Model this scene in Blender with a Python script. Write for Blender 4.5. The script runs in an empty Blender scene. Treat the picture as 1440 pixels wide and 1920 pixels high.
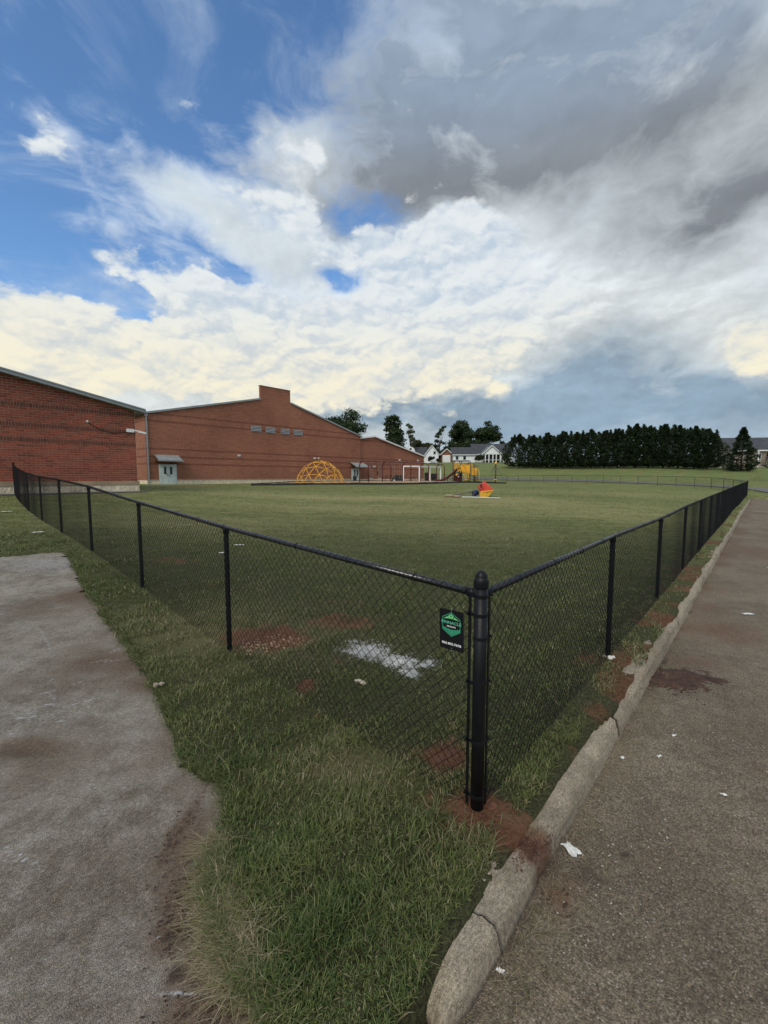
import bpy, math, random
import numpy as np
from mathutils import Vector, Matrix

random.seed(7)
RNG = np.random.default_rng(11)
SC = bpy.context.scene
COL = SC.collection
R = math.radians

# ------------------------------------------------------------------ camera
EYE = 1.9
FPX = 784.0
PITCH = math.atan(65 / FPX)
cam_d = bpy.data.cameras.new("camera")
cam_d.sensor_fit = 'HORIZONTAL'
cam_d.sensor_width = 36.0
cam_d.lens = 36.0 * FPX / 1440.0
cam_d.clip_start = 0.05
cam_d.clip_end = 5000
cam = bpy.data.objects.new("camera", cam_d)
COL.objects.link(cam)
cam.location = (0, 0, EYE)
cam.rotation_euler = (math.pi / 2 - PITCH, 0, 0)
SC.camera = cam

# ------------------------------------------------------------------ exposure
SC.view_settings.view_transform = 'Standard'
SC.view_settings.look = 'None'
SC.view_settings.exposure = 0.40
SC.render.filter_size = 1.15
SC.view_settings.gamma = 1.0
SC.view_settings.use_curve_mapping = False

# ------------------------------------------------------------------ sun (weak, filtered by cloud, from behind the camera)
SUN_EL, SUN_AZ = 40.0, 205.0          # azimuth clockwise from +Y
sun_d = bpy.data.lights.new("sun", 'SUN')
sun_d.energy = 1.5
sun_d.angle = R(28)
sun_d.color = (1.0, 0.90, 0.74)
sun = bpy.data.objects.new("sun", sun_d)
COL.objects.link(sun)
_sd = Vector((math.sin(R(SUN_AZ)) * math.cos(R(SUN_EL)), math.cos(R(SUN_AZ)) * math.cos(R(SUN_EL)), math.sin(R(SUN_EL))))
sun.rotation_euler = (-_sd).to_track_quat('-Z', 'Y').to_euler()

# ------------------------------------------------------------------ world: clear sky with broken cumulus and a grey rain shelf
# blobs: azimuth deg, elevation deg, sigma major, sigma minor, angle, weight (all fixed compass directions)
COVER = [(-29.9, 38.9, 13.2, 4.6, -161, -1.1), (-39.1, 23.0, 6.4, 4.2, -150, -1.25), (-32.9, 20.6, 5.6, 2.9, 176, -1.25),
         (-2.1, 31.3, 6.6, 1.6, -179, -.85), (-18.8, 41.7, 5.6, 3.9, 166, -.45), (-5.6, 24.7, 2.3, 1.3, 163, -1.2),
         (-27.0, 15.8, 4.0, 1.2, -171, -.9), (-20.3, 24.3, 3.6, 1.0, 162, -.9), (-24.9, 35.7, 5.8, 2.0, -178, -.5),
         (-8.6, 44.8, 3.9, 1.8, -174, -.4), (-36.6, 31.9, 3.9, 2.7, 114, .75), (-26.7, 32.0, 4.4, 1.9, 173, .35),
         (-10.8, 35.3, 3.7, 1.8, 174, .5), (-22, 29, 9, 2.2, 160, .35), (-33, 17.5, 3.5, .8, -170, -.5), (-23.5, 21.5, 2.6, .9, 160, -.4),
         (26, 30, 20, 14, 0, .75), (20, 5, 40, 6, 0, .8), (12, 36, 10, 5, 0, .4)]
DARK = [(8.9, 33.1, 11.3, 3.2, -178, .9), (14.0, 36.6, 13.4, 3.8, -176, .55), (4.7, 43.2, 13.4, 4.9, 178, .85),
        (27.9, 39.0, 14.8, 6.0, 163, .75), (37.8, 26.2, 8.0, 2.4, -178, .9), (22.4, 10.4, 14.5, 2.1, 176, .95),
        (27.0, 14.5, 4.9, 2.7, -169, .5), (9.2, 8.6, 24.7, 1.3, 179, .9), (40.3, 9.4, 5.0, 1.0, 172, .5),
        (26.1, 6.0, 20.9, 1.9, 176, .55), (-5.4, 37.3, 4.1, 3.2, -172, .2)]
BRIGHT = [(-37.9, 14.0, 8.5, 5.2, -164, 1.1), (1.0, 14.5, 12.5, 5.2, 179, 1.0), (9.0, 26.0, 4.8, 3.6, 173, .85),
          (39.7, 13.6, 2.2, 1.7, 125, .8), (-17.3, 12.3, 13.6, 3.6, -176, .9), (1.4, 39.4, 2.7, 1.9, 179, .5),
          (-10.8, 34.4, 3.2, 1.3, 176, .4), (38.7, 23.2, 2.4, 1.2, -180, .4), (36.9, 31.5, 2.7, 1.5, 179, .35),
          (12.5, 21.8, 8.1, 3.4, 174, .35), (27, 20, 11, 4, 175, .7)]

CUMULUS = [(-38.5, 13.2, 7.6, 4.0, -163.0, 0.9), (-32.9, 20.8, 5.0, 1.6, 176, -.7), (-5.6, 24.7, 2.2, 1.2, 163, -.8), (-29, 17.0, 3.5, 1.0, -171, -.4), (-27.6, 12.1, 9.6, 2.6, -173.0, 0.8), (-14.0, 13.2, 13.5, 2.7, -177.0, 0.85), (3.5, 16.2, 10.6, 6.0, 178.0, 0.85), (9.0, 27.2, 4.1, 3.1, 170.0, 0.8), (-26.0, 22.8, 5.4, 2.0, 178.0, 0.65), (39.9, 14.0, 2.3, 1.8, 137.0, 0.8), (-10.8, 34.7, 3.8, 1.5, 176.0, 0.6), (-5.5, 28.7, 9.4, 2.1, 172.0, 0.55), (12.5, 21.8, 8.1, 3.4, 174.0, 0.5), (-19.7, 18.3, 9.5, 2.3, -173.0, 0.55), (1.7, 39.5, 3.1, 1.7, 179.0, 0.55), (-36.9, 30.7, 2.7, 1.8, 53.0, 0.5)]

world = bpy.data.worlds.new("World")
SC.world = world
world.use_nodes = True
NT = world.node_tree
NT.nodes.clear()


class NB:
    """tiny node-graph builder"""
    def __init__(s, nt):
        s.nt = nt

    def n(s, typ, **kw):
        nd = s.nt.nodes.new(typ)
        for k, v in kw.items():
            setattr(nd, k, v)
        return nd

    def link(s, a, b):
        s.nt.links.new(a, b)

    def put(s, sock, v):
        if hasattr(v, 'is_output') or isinstance(v, bpy.types.NodeSocket):
            s.nt.links.new(v, sock)
        else:
            sock.default_value = v

    def m(s, op, a, b=None, c=None, clamp=False):
        nd = s.n('ShaderNodeMath', operation=op, use_clamp=clamp)
        s.put(nd.inputs[0], a)
        if b is not None:
            s.put(nd.inputs[1], b)
        if c is not None:
            s.put(nd.inputs[2], c)
        return nd.outputs[0]

    def vm(s, op, a, b=None):
        nd = s.n('ShaderNodeVectorMath', operation=op)
        s.put(nd.inputs[0], a)
        if b is not None:
            s.put(nd.inputs[1], b)
        return nd.outputs[0]

    def noise(s, vec, scale, detail=4, rough=.5, dim='3D', dist=0.0, out=0):
        nd = s.n('ShaderNodeTexNoise', noise_dimensions=dim)
        if vec is not None:
            s.link(vec, nd.inputs['Vector'])
        nd.inputs['Scale'].default_value = scale
        nd.inputs['Detail'].default_value = detail
        nd.inputs['Roughness'].default_value = rough
        nd.inputs['Distortion'].default_value = dist
        return nd.outputs[out]

    def smooth(s, v, a, b, lo=0.0, hi=1.0):
        nd = s.n('ShaderNodeMapRange', interpolation_type='SMOOTHSTEP')
        s.put(nd.inputs['Value'], v)
        nd.inputs['From Min'].default_value = a
        nd.inputs['From Max'].default_value = b
        nd.inputs['To Min'].default_value = lo
        nd.inputs['To Max'].default_value = hi
        return nd.outputs['Result']

    def mix(s, f, a, b, blend='MIX'):
        nd = s.n('ShaderNodeMix', data_type='RGBA', blend_type=blend)
        s.put(nd.inputs[0], f)
        s.put(nd.inputs[6], a if isinstance(a, bpy.types.NodeSocket) else (*a[:3], 1))
        s.put(nd.inputs[7], b if isinstance(b, bpy.types.NodeSocket) else (*b[:3], 1))
        return nd.outputs[2]

    def comb(s, x, y, z):
        nd = s.n('ShaderNodeCombineXYZ')
        for i, v in enumerate((x, y, z)):
            s.put(nd.inputs[i], v)
        return nd.outputs[0]

    def sep(s, v):
        nd = s.n('ShaderNodeSeparateXYZ')
        s.link(v, nd.inputs[0])
        return nd.outputs

    def attr(s, name, out='Fac'):
        return s.n('ShaderNodeAttribute', attribute_name=name).outputs[out]


SKY_STRENGTH = 0.1
W = NB(NT)
tc = W.n('ShaderNodeTexCoord').outputs['Generated']
dx, dy, dz = W.sep(tc)
az = W.m('MULTIPLY', W.m('ARCTAN2', dx, dy), 180 / math.pi)
el = W.m('MULTIPLY', W.m('ARCSINE', dz), 180 / math.pi)
# domain warp, in degrees, so that the blobs get cloud-like outlines
warp = W.noise(tc, 3.2, 5, .55, out=1)
wx, wy, wz = W.sep(W.vm('SUBTRACT', warp, (.5, .5, .5)))
azw = W.m('MULTIPLY_ADD', wx, 16.0, az)
elw = W.m('MULTIPLY_ADD', wy, 11.0, el)


def blobs(lst):
    tot = None
    for (a, e, s1, s2, ang, w) in lst:
        ca, sa = math.cos(R(ang)), math.sin(R(ang))
        p = W.m('SUBTRACT', azw, a)
        q = W.m('SUBTRACT', elw, e)
        u = W.m('MULTIPLY_ADD', p, ca / s1, W.m('MULTIPLY', q, sa / s1))
        v = W.m('MULTIPLY_ADD', p, -sa / s2, W.m('MULTIPLY', q, ca / s2))
        r2 = W.m('MULTIPLY_ADD', u, u, W.m('MULTIPLY', v, v))
        g = W.m('EXPONENT', W.m('MULTIPLY', r2, -.5))
        tot = W.m('MULTIPLY', g, w) if tot is None else W.m('MULTIPLY_ADD', g, w, tot)
    return tot


# cloud texture lives on the sky sphere, a little flattened, stretched thinner towards the horizon
cp = W.comb(dx, dy, W.m('MULTIPLY', dz, 1.7))
wcp = W.vm('ADD', cp, W.vm('MULTIPLY', W.vm('SUBTRACT', W.noise(cp, 5.0, 3, .5, out=1), (.5, .5, .5)), (.16, .16, .16)))
n_big = W.noise(wcp, 3.4, 9, .50)
n_up = W.noise(W.vm('ADD', wcp, (-.012, 0.0, .03)), 3.4, 9, .50)


def billow(vec, scale):
    vo = W.n('ShaderNodeTexVoronoi', feature='F1', normalize=True)
    W.link(vec, vo.inputs['Vector'])
    vo.inputs['Scale'].default_value = scale
    vo.inputs['Detail'].default_value = 3.0
    vo.inputs['Roughness'].default_value = .5
    return W.m('SUBTRACT', 1.0, vo.outputs['Distance'])


vw = W.vm('ADD', cp, W.vm('MULTIPLY', W.vm('SUBTRACT', W.noise(cp, 9.0, 5, .6, out=1), (.5, .5, .5)), (.10, .10, .10)))
n_puff = billow(vw, 10.5)
n_puff_up = billow(W.vm('ADD', vw, (-.006, 0.0, .016)), 10.5)
puff_rel = W.m('SUBTRACT', n_puff, n_puff_up)
relief = W.m('SUBTRACT', n_big, n_up)
soft = W.noise(wcp, 2.2, 3, .45)

lowf = W.smooth(el, 30, 16)                                # cumulus low down, thin cloud higher
dens = W.m('ADD', .66, blobs(COVER))
n_det = W.noise(wcp, 7.5, 9, .60)
dens = W.m('MULTIPLY_ADD', W.m('SUBTRACT', n_big, .5), 2.3, dens)
dens = W.m('MULTIPLY_ADD', W.m('SUBTRACT', n_det, .5), 2.0, dens)
dens = W.m('MULTIPLY_ADD', W.m('SUBTRACT', n_puff, .62), W.m('MULTIPLY_ADD', lowf, 1.0, .15), dens)
cov = W.smooth(dens, .05, .75)
edge_hard = W.smooth(dens, .15, .48)
cov = W.m('ADD', W.m('MULTIPLY', cov, W.m('SUBTRACT', 1.0, lowf)), W.m('MULTIPLY', edge_hard, lowf))
wsp = W.noise(W.comb(W.m('ADD', W.m('MULTIPLY', dx, .9), W.m('MULTIPLY', dz, .5)), dy, W.m('MULTIPLY', dz, 1.9)), 4.2, 9, .62, dist=.9)
cov = W.m('MAXIMUM', cov, W.m('MULTIPLY', W.smooth(wsp, .43, .70), W.smooth(dens, -1.0, .25, .20, .92)))
thick = W.smooth(dens, .40, 1.2)
dk = W.m('MULTIPLY', blobs(DARK), W.m('MULTIPLY_ADD', n_big, .9, W.m('MULTIPLY_ADD', n_det, 2.7, -.88)))
dk = W.m('MINIMUM', W.m('MAXIMUM', dk, 0.0), 1.0)
br = W.m('MULTIPLY', blobs(BRIGHT), W.m('MULTIPLY_ADD', n_puff, 1.1, .35))
br = W.m('MULTIPLY', W.m('MINIMUM', W.m('MAXIMUM', br, 0.0), 1.0), .62)
lowwarm = W.smooth(el, 24, 10)
base_c = W.mix(thick, (.43, .52, .65), (.53, .59, .63))
base_c = W.mix(W.m('MULTIPLY', W.smooth(el, 13, 6), W.smooth(az, -12, 10)), base_c, (.36, .44, .52))
warm_c = W.mix(lowwarm, (.70, .735, .75), (.82, .79, .65))
cl = W.mix(br, base_c, warm_c)
dark_c = W.mix(W.smooth(el, 24, 12), W.mix(W.smooth(el, 32, 41), (.185, .203, .228), (.215, .275, .365)), (.215, .30, .385))
cl = W.mix(W.m('MULTIPLY', dk, .95), cl, dark_c)
pamp = W.m('MULTIPLY_ADD', br, 1.3, W.m('MULTIPLY', lowf, .55))
rel = W.m('MULTIPLY_ADD', relief, 1.5, W.m('MULTIPLY_ADD', puff_rel, pamp, 1.0))
rel = W.m('MULTIPLY_ADD', W.m('SUBTRACT', soft, .5), .45, rel)
rel = W.m('MINIMUM', W.m('MAXIMUM', rel, .68), 1.18)
cl = W.vm('MULTIPLY', cl, W.comb(rel, rel, rel))
# nearer cumulus heads: hard cauliflower edges, lit tops, grey-blue undersides
cu = W.m('MULTIPLY_ADD', W.m('SUBTRACT', n_puff, .60), 1.55, blobs(CUMULUS))
cu = W.m('MULTIPLY_ADD', W.m('SUBTRACT', n_det, .5), 1.5, cu)
cu = W.m('MULTIPLY_ADD', dk, -.25, cu)
cum = W.smooth(cu, .40, .72)
lit = W.m('MULTIPLY_ADD', puff_rel, 5.0, W.m('MULTIPLY_ADD', relief, 3.2, W.m('MULTIPLY', W.m('SUBTRACT', n_puff, .6), 1.2)))
lit = W.smooth(lit, -.70, .62)
cu_hi = W.mix(lowwarm, (.64, .68, .70), (.765, .715, .56))
cu_lo = W.mix(lowwarm, (.43, .51, .60), (.52, .55, .55))
cu_c = W.mix(lit, cu_lo, cu_hi)
cl = W.mix(cum, cl, cu_c)
cl = W.vm('MULTIPLY', cl, (.93, .93, .93))
cov = W.m('MAXIMUM', cov, cum)
sky = W.n('ShaderNodeTexSky', sky_type='NISHITA', sun_disc=False)
sky.sun_elevation = R(SUN_EL)
sky.sun_rotation = R(SUN_AZ)
sky.air_density = 1.0
sky.dust_density = .6
sky.ozone_density = 2.0
clear = W.vm('MULTIPLY', sky.outputs[0], (.92, 1.20, 1.40))
k = 1 / SKY_STRENGTH
cl10 = W.vm('MULTIPLY', cl, (k, k, k))
colour = W.mix(cov, clear, cl10)
bg = W.n('ShaderNodeBackground')
bg.inputs[1].default_value = SKY_STRENGTH
W.link(colour, bg.inputs[0])
wo = W.n('ShaderNodeOutputWorld')
W.link(bg.outputs[0], wo.inputs[0])

# ================================================================== helpers
def px_ray(px, py):
    x = (px - 720) / FPX
    y = (960 - py) / FPX
    return np.array([x, math.cos(PITCH) + y * math.sin(PITCH), -math.sin(PITCH) + y * math.cos(PITCH)])


def at(px, py, Y):
    """the point of the place seen at a photo pixel, Y metres in front of the camera"""
    d = px_ray(px, py)
    return np.array([0, 0, EYE]) + d * (Y / d[1])


def px_x(px, Y):
    return (px - 720) / FPX * Y


# frame of the fenced field: s along the right-hand fence, t into the field
E1 = np.array([.672, .7405])
E2 = np.array([-.7405, .672])
ORG = np.array([.53, 2.24])


def st(x, y):
    rx, ry = x - ORG[0], y - ORG[1]
    return rx * E1[0] + ry * E1[1], rx * E2[0] + ry * E2[1]


def xy(s, t):
    return ORG[0] + s * E1[0] + t * E2[0], ORG[1] + s * E1[1] + t * E2[1]


# terrain: thin-plate surface through spot heights
SPOT = np.array([
    (.53, 2.24, 0), (-1.59, 4.15, .12), (-3.54, 6.05, .29), (-5.63, 7.96, .48), (-7.65, 9.87, .60), (-9.66, 11.77, .68),
    (-11.63, 13.68, .80), (-13.6, 15.58, 1.0), (-15.44, 17.49, 1.16), (-12.47, 21.25, 1.19), (-18, 14, 1.2),
    (2.33, 4.15, .03), (4.1, 6.05, .04), (5.9, 7.96, .06), (7.66, 9.87, .08), (13.5, 16.3, .12), (22, 26, .18), (33, 38, .27),
    (0, 0, 0), (-.8, 1.3, .0), (-1.5, 2.8, .07), (5, 0, .0), (-9, 4, .33), (-6, 7.7, .48), (-4, 0, .08), (-3, 2, .1), (-12, 8, .7), (-25, 12, 1.2), (3, 1, 0), (6, 5, .02),
    (12, 8, .0), (30, 22, .1), (45, 38, .2),
    (-13.4, 42, 1.06), (-24.6, 43.5, 1.18), (-7, 46, 1.17), (2, 45, 1.07), (14, 65, 1.02), (-2.4, 50, 1.2), (-4, 66, 1.24), (8, 79, 1.25), (12, 62, 1.14),
    (6.2, 26.5, .66), (0, 12, .24), (4, 14, .3), (-6, 26, .85), (0, 30, .8), (15, 26, .52), (22, 45, .72),
    (38.5, 50, .62), (36.7, 60, .82), (33, 70, .9), (25.7, 84, .95), (17, 96, 1.1), (8, 104, 1.4), (44, 56, .8),
    (54, 84, 3.5), (63, 74, 3.0), (75, 70, 3.2), (39, 118, 4.9), (34, 150, 7.2), (15, 150, 7.0), (85, 95, 4.2), (45, 66, 1.2), (36, 86, 2.0), (26, 105, 2.6),
    (0, 125, 3.4), (-20, 100, 1.8), (0, 250, 9.5), (100, 250, 10), (60, 160, 7.5), (-100, 200, 4), (150, 100, 5), (150, 0, 1), (-60, 20, 1.5), (-60, 70, 1.6), (-100, 0, 1), (0, -50, -.5), (100, -60, -.3), (-100, -80, .5), (200, 200, 9)])
_P = SPOT[:, :2] / 20.0
def _U(r2):
    return .5 * r2 * np.log(np.maximum(r2, 1e-12))
_n = len(_P)
_K = _U(((_P[:, None] - _P[None]) ** 2).sum(-1)) + np.eye(_n) * 2e-5
_Q = np.column_stack([np.ones(_n), _P])
_A = np.block([[_K, _Q], [_Q.T, np.zeros((3, 3))]])
_W = np.linalg.solve(_A, np.concatenate([SPOT[:, 2], np.zeros(3)]))


def ghgt(x, y):
    """lawn height at arrays x, y"""
    x = np.atleast_1d(np.asarray(x, float)); y = np.atleast_1d(np.asarray(y, float))
    r = np.hypot(x, y)
    f = np.minimum(1, 240 / np.maximum(r, 1e-6))
    p = np.column_stack([x * f, y * f]) / 20.0
    out = np.empty(len(p))
    for i in range(0, len(p), 20000):
        q = p[i:i + 20000]
        u = _U(((q[:, None] - _P[None]) ** 2).sum(-1))
        out[i:i + 20000] = u @ _W[:_n] + _W[_n] + q @ _W[_n + 1:]
    return out


def gz(x, y):
    return float(ghgt(x, y)[0])


_TT = np.concatenate([np.geomspace(1.0, 300, 900)])


def hit(px, py, dz=0.0):
    """where the ray through a photo pixel meets the terrain"""
    d = px_ray(px, py)
    p = np.array([0, 0, EYE]) + d * _TT[:, None]
    below = p[:, 2] < ghgt(p[:, 0], p[:, 1]) + dz
    i = int(np.argmax(below))
    if i == 0:
        return p[-1]
    a, b = _TT[i - 1], _TT[i]
    for _ in range(24):
        c = (a + b) / 2
        q = np.array([0, 0, EYE]) + d * c
        if q[2] < gz(q[0], q[1]) + dz:
            b = c
        else:
            a = c
    return np.array([0, 0, EYE]) + d * b


def spot(px, Y):
    """ground point in the direction of photo column px, Y metres ahead"""
    x = px_x(px, Y)
    return np.array([x, Y, gz(x, Y)])


_NW = [(RNG.normal(size=2), RNG.uniform(0, 6.28)) for _ in range(40)]


def wob(x, y, size, k0=0, n=10):
    """cheap smooth noise, about -1..1, features about `size` metres"""
    v = 0
    for i in range(n):
        (w, ph) = _NW[(k0 + i) % 40]
        v = v + np.sin((w[0] * x + w[1] * y) * 2.2 / size + ph)
    return v / math.sqrt(n) * .75


def inpoly(x, y, poly):
    c = np.zeros(np.shape(x), bool)
    n = len(poly)
    for i in range(n):
        x1, y1 = poly[i]; x2, y2 = poly[(i + 1) % n]
        if y1 == y2:
            continue
        m = ((y1 > y) != (y2 > y)) & (x < (x2 - x1) * (y - y1) / (y2 - y1) + x1)
        c ^= m
    return c


def polydist(x, y, poly, closed=True):
    d = np.full(np.shape(x), 1e9)
    n = len(poly)
    for i in range(n if closed else n - 1):
        a = np.array(poly[i]); b = np.array(poly[(i + 1) % n]); ab = b - a
        tt = np.clip(((x - a[0]) * ab[0] + (y - a[1]) * ab[1]) / (ab @ ab + 1e-12), 0, 1)
        d = np.minimum(d, np.hypot(x - a[0] - tt * ab[0], y - a[1] - tt * ab[1]))
    return d


def sstep(v, a, b):
    t_ = np.clip((v - a) / (b - a), 0, 1)
    return t_ * t_ * (3 - 2 * t_)


class MB:
    """collects shapes into one mesh"""
    def __init__(s):
        s.v = []; s.f = []

    def add(s, vs, fs):
        o = len(s.v)
        s.v += [tuple(map(float, p)) for p in vs]
        s.f += [tuple(i + o for i in f) for f in fs]

    def box(s, c, size, rz=0, M=None):
        hx, hy, hz = size[0] / 2, size[1] / 2, size[2] / 2
        vs = [Vector((x, y, z)) for x in (-hx, hx) for y in (-hy, hy) for z in (-hz, hz)]
        if M is not None:
            vs = [M @ v for v in vs]
        elif rz:
            m = Matrix.Rotation(rz, 3, 'Z'); vs = [m @ v for v in vs]
        vs = [v + Vector(c) for v in vs]
        s.add(vs, [(0, 1, 3, 2), (4, 6, 7, 5), (0, 4, 5, 1), (2, 3, 7, 6), (0, 2, 6, 4), (1, 5, 7, 3)])

    def span(s, a, b):
        a = np.array(a, float); b = np.array(b, float)
        s.box((a + b) / 2, np.abs(b - a))

    def beam(s, p, q, w, h):
        p = Vector(p); q = Vector(q); d = q - p
        z = d.normalized(); up = Vector((0, 0, 1)) if abs(z.z) < .95 else Vector((0, 1, 0))
        x = up.cross(z).normalized(); y = z.cross(x)
        vs = [o + x * i * w / 2 + y * j * h / 2 for o in (p, q) for i, j in ((-1, -1), (1, -1), (1, 1), (-1, 1))]
        s.add(vs, [(3, 2, 1, 0), (4, 5, 6, 7), (0, 1, 5, 4), (1, 2, 6, 5), (2, 3, 7, 6), (3, 0, 4, 7)])

    def tube(s, pts, r, n=6, cap=True):
        pts = [Vector(p) for p in pts]
        rs = r if isinstance(r, (list, tuple)) else [r] * len(pts)
        rings = []; x = None
        for i, p in enumerate(pts):
            d = (pts[min(i + 1, len(pts) - 1)] - pts[max(i - 1, 0)]).normalized()
            if x is None:
                up = Vector((0, 0, 1)) if abs(d.z) < .9 else Vector((1, 0, 0))
                x = up.cross(d).normalized()
            else:
                x = (x - d * x.dot(d)).normalized()
            y = d.cross(x)
            rings.append([p + (x * math.cos(a) + y * math.sin(a)) * rs[i] for a in [2 * math.pi * j / n for j in range(n)]])
        vs = [v for rg in rings for v in rg]
        fs = []
        for i in range(len(pts) - 1):
            for j in range(n):
                a, b = i * n + j, i * n + (j + 1) % n
                fs.append((a, b, b + n, a + n))
        if cap:
            fs.append(tuple(range(n - 1, -1, -1)))
            fs.append(tuple((len(pts) - 1) * n + j for j in range(n)))
        s.add(vs, fs)

    def lathe(s, prof, n=16, c=(0, 0, 0)):
        vs = []; fs = []
        for (r, z) in prof:
            for j in range(n):
                a = 2 * math.pi * j / n
                vs.append((c[0] + r * math.cos(a), c[1] + r * math.sin(a), c[2] + z))
        for i in range(len(prof) - 1):
            for j in range(n):
                a, b = i * n + j, i * n + (j + 1) % n
                fs.append((a, b, b + n, a + n))
        fs.append(tuple(range(n - 1, -1, -1)))
        fs.append(tuple((len(prof) - 1) * n + j for j in range(n)))
        s.add(vs, fs)

    def prism(s, poly, off):
        """poly: list of 3D points, extruded by the vector off"""
        n = len(poly); o = Vector(off)
        vs = [Vector(p) for p in poly] + [Vector(p) + o for p in poly]
        fs = [tuple(range(n - 1, -1, -1)), tuple(range(n, 2 * n))]
        for i in range(n):
            j = (i + 1) % n
            fs.append((i, j, j + n, i + n))
        s.add(vs, fs)

    def mesh(s, name, smooth=False):
        me = bpy.data.meshes.new(name)
        me.from_pydata(s.v, [], s.f)
        me.validate()
        if smooth:
            me.polygons.foreach_set('use_smooth', [True] * len(me.polygons))
        fix(me)
        return me

    def build(s, name, mat, parent=None, loc=(0, 0, 0), smooth=False, rot=None):
        me = s.mesh(name, smooth)
        return obj(name, me, mat, parent, loc, rot)


import bmesh
def fix(me):
    bm = bmesh.new(); bm.from_mesh(me)
    bmesh.ops.recalc_face_normals(bm, faces=bm.faces)
    bm.to_mesh(me); bm.free()


def obj(name, me, mat=None, parent=None, loc=(0, 0, 0), rot=None):
    if mat is not None and len(me.materials) == 0:
        me.materials.append(mat)
    o = bpy.data.objects.new(name, me)
    COL.objects.link(o)
    o.location = loc
    if rot is not None:
        o.rotation_euler = rot
    if parent is not None:
        o.parent = parent
    return o


def npmesh(name, V, F4=None, F3=None, smooth=True):
    """fast mesh from numpy arrays of quads and triangles"""
    me = bpy.data.meshes.new(name)
    V = np.asarray(V, np.float32)
    me.vertices.add(len(V))
    me.vertices.foreach_set('co', V.ravel())
    parts = []; tot = []
    for F, k_ in ((F4, 4), (F3, 3)):
        if F is not None and len(F):
            parts.append(np.asarray(F, np.int32).ravel()); tot.append(np.full(len(F), k_, np.int32))
    li = np.concatenate(parts); lt = np.concatenate(tot)
    me.loops.add(len(li))
    me.loops.foreach_set('vertex_index', li)
    me.polygons.add(len(lt))
    ls = np.concatenate([[0], np.cumsum(lt)[:-1]]).astype(np.int32)
    me.polygons.foreach_set('loop_start', ls)
    me.polygons.foreach_set('loop_total', lt)
    if smooth:
        me.polygons.foreach_set('use_smooth', np.ones(len(lt), bool))
    me.update(calc_edges=True)
    return me


def setattr_f(me, name, vals):
    a = me.attributes.new(name, 'FLOAT', 'POINT')
    a.data.foreach_set('value', np.asarray(vals, np.float32))


def tag(o, label, cat, group=None, kind=None):
    o['label'] = label; o['category'] = cat
    if group:
        o['group'] = group
    if kind:
        o['kind'] = kind
    return o


def thing(name, loc, label, cat, group=None, rz=0):
    o = bpy.data.objects.new(name, None)
    COL.objects.link(o)
    o.empty_display_size = .2
    o.location = loc
    o.rotation_euler = (0, 0, rz)
    return tag(o, label, cat, group)


def copy_tree(o, parent=None):
    c = o.copy()
    COL.objects.link(c)
    if parent is not None:
        c.parent = parent
    for ch in list(o.children):
        copy_tree(ch, c)
    return c


# ================================================================== materials
def mat(name, col, rough=.7, var=.25, scale=6.0, bump=0.0, bscale=40.0, metal=0.0, col2=None, spec=.5, coat=0.0, speck=0.0):
    m = bpy.data.materials.new(name)
    m.use_nodes = True
    b = NB(m.node_tree)
    pb = m.node_tree.nodes['Principled BSDF']
    pb.inputs['Roughness'].default_value = rough
    pb.inputs['Metallic'].default_value = metal
    pb.inputs['Specular IOR Level'].default_value = spec
    pb.inputs['Coat Weight'].default_value = coat
    co = b.n('ShaderNodeTexCoord').outputs['Object']
    n1 = b.noise(co, scale, 6, .6)
    lo = tuple(c * (1 - var) for c in col) if col2 is None else col2
    hi = tuple(min(1, c * (1 + var)) for c in col) if col2 is None else col
    c = b.mix(b.smooth(n1, .3, .7), lo, hi)
    if speck:
        n3 = b.noise(co, bscale * 2.5, 2, .5)
        v = b.smooth(n3, .35, .7, 1 - speck, 1 + speck)
        c = b.vm('MULTIPLY', c, b.comb(v, v, v))
    b.link(c, pb.inputs['Base Color'])
    if bump:
        n2 = b.noise(co, bscale, 5, .65)
        bp = b.n('ShaderNodeBump')
        bp.inputs['Strength'].default_value = bump
        bp.inputs['Distance'].default_value = .02
        b.link(n2, bp.inputs['Height'])
        b.link(bp.outputs[0], pb.inputs['Normal'])
    return m


M_black = mat('black_vinyl', (.006, .0065, .008), .42, .3, 8, bump=.04, bscale=60, spec=.22)
M_wire = mat('black_wire', (.007, .0075, .010), .40, .2, 5, spec=.35)
M_rail = mat('rail_vinyl', (.007, .0075, .009), .20, .3, 8, bump=.03, bscale=50, spec=.7)
M_farfence = mat('far_fence_paint', (.02, .024, .024), .5, .2, 5)
M_trim = mat('grey_trim_metal', (.27, .285, .285), .45, .12, 2.0, metal=.3)
M_stone = mat('split_face_stone', (.66, .56, .40), .9, .18, 3.0, bump=1.0, bscale=14, speck=.15)
M_band = mat('tan_water_table', (.33, .24, .15), .85, .15, 2.5, bump=.3, bscale=30)
M_mortar = mat('mortar', (.56, .42, .33), .95, .15, 5, bump=.3, bscale=60)
M_white = mat('white_paint', (.74, .74, .72), .5, .06, 2)
M_whitehouse = mat('white_siding', (.72, .74, .76), .6, .06, 1.2)
M_darkroof = mat('dark_shingles', (.045, .048, .055), .85, .35, 1.5, bump=.4, bscale=8)
M_greyroof = mat('grey_shingles', (.16, .17, .18), .85, .25, 1.5, bump=.4, bscale=8)
M_door = mat('grey_green_door', (.50, .56, .535), .5, .12, 1.8)
M_dark = mat('dark_glass', (.015, .018, .02), .15, .3, 3)
M_canopy = mat('standing_seam_metal', (.36, .39, .39), .42, .10, 1.5, metal=.4)
M_maroon = mat('maroon_powder_coat', (.085, .012, .012), .4, .2, 3)
M_yellow = mat('yellow_plastic', (.72, .36, .02), .45, .12, 3)
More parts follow.
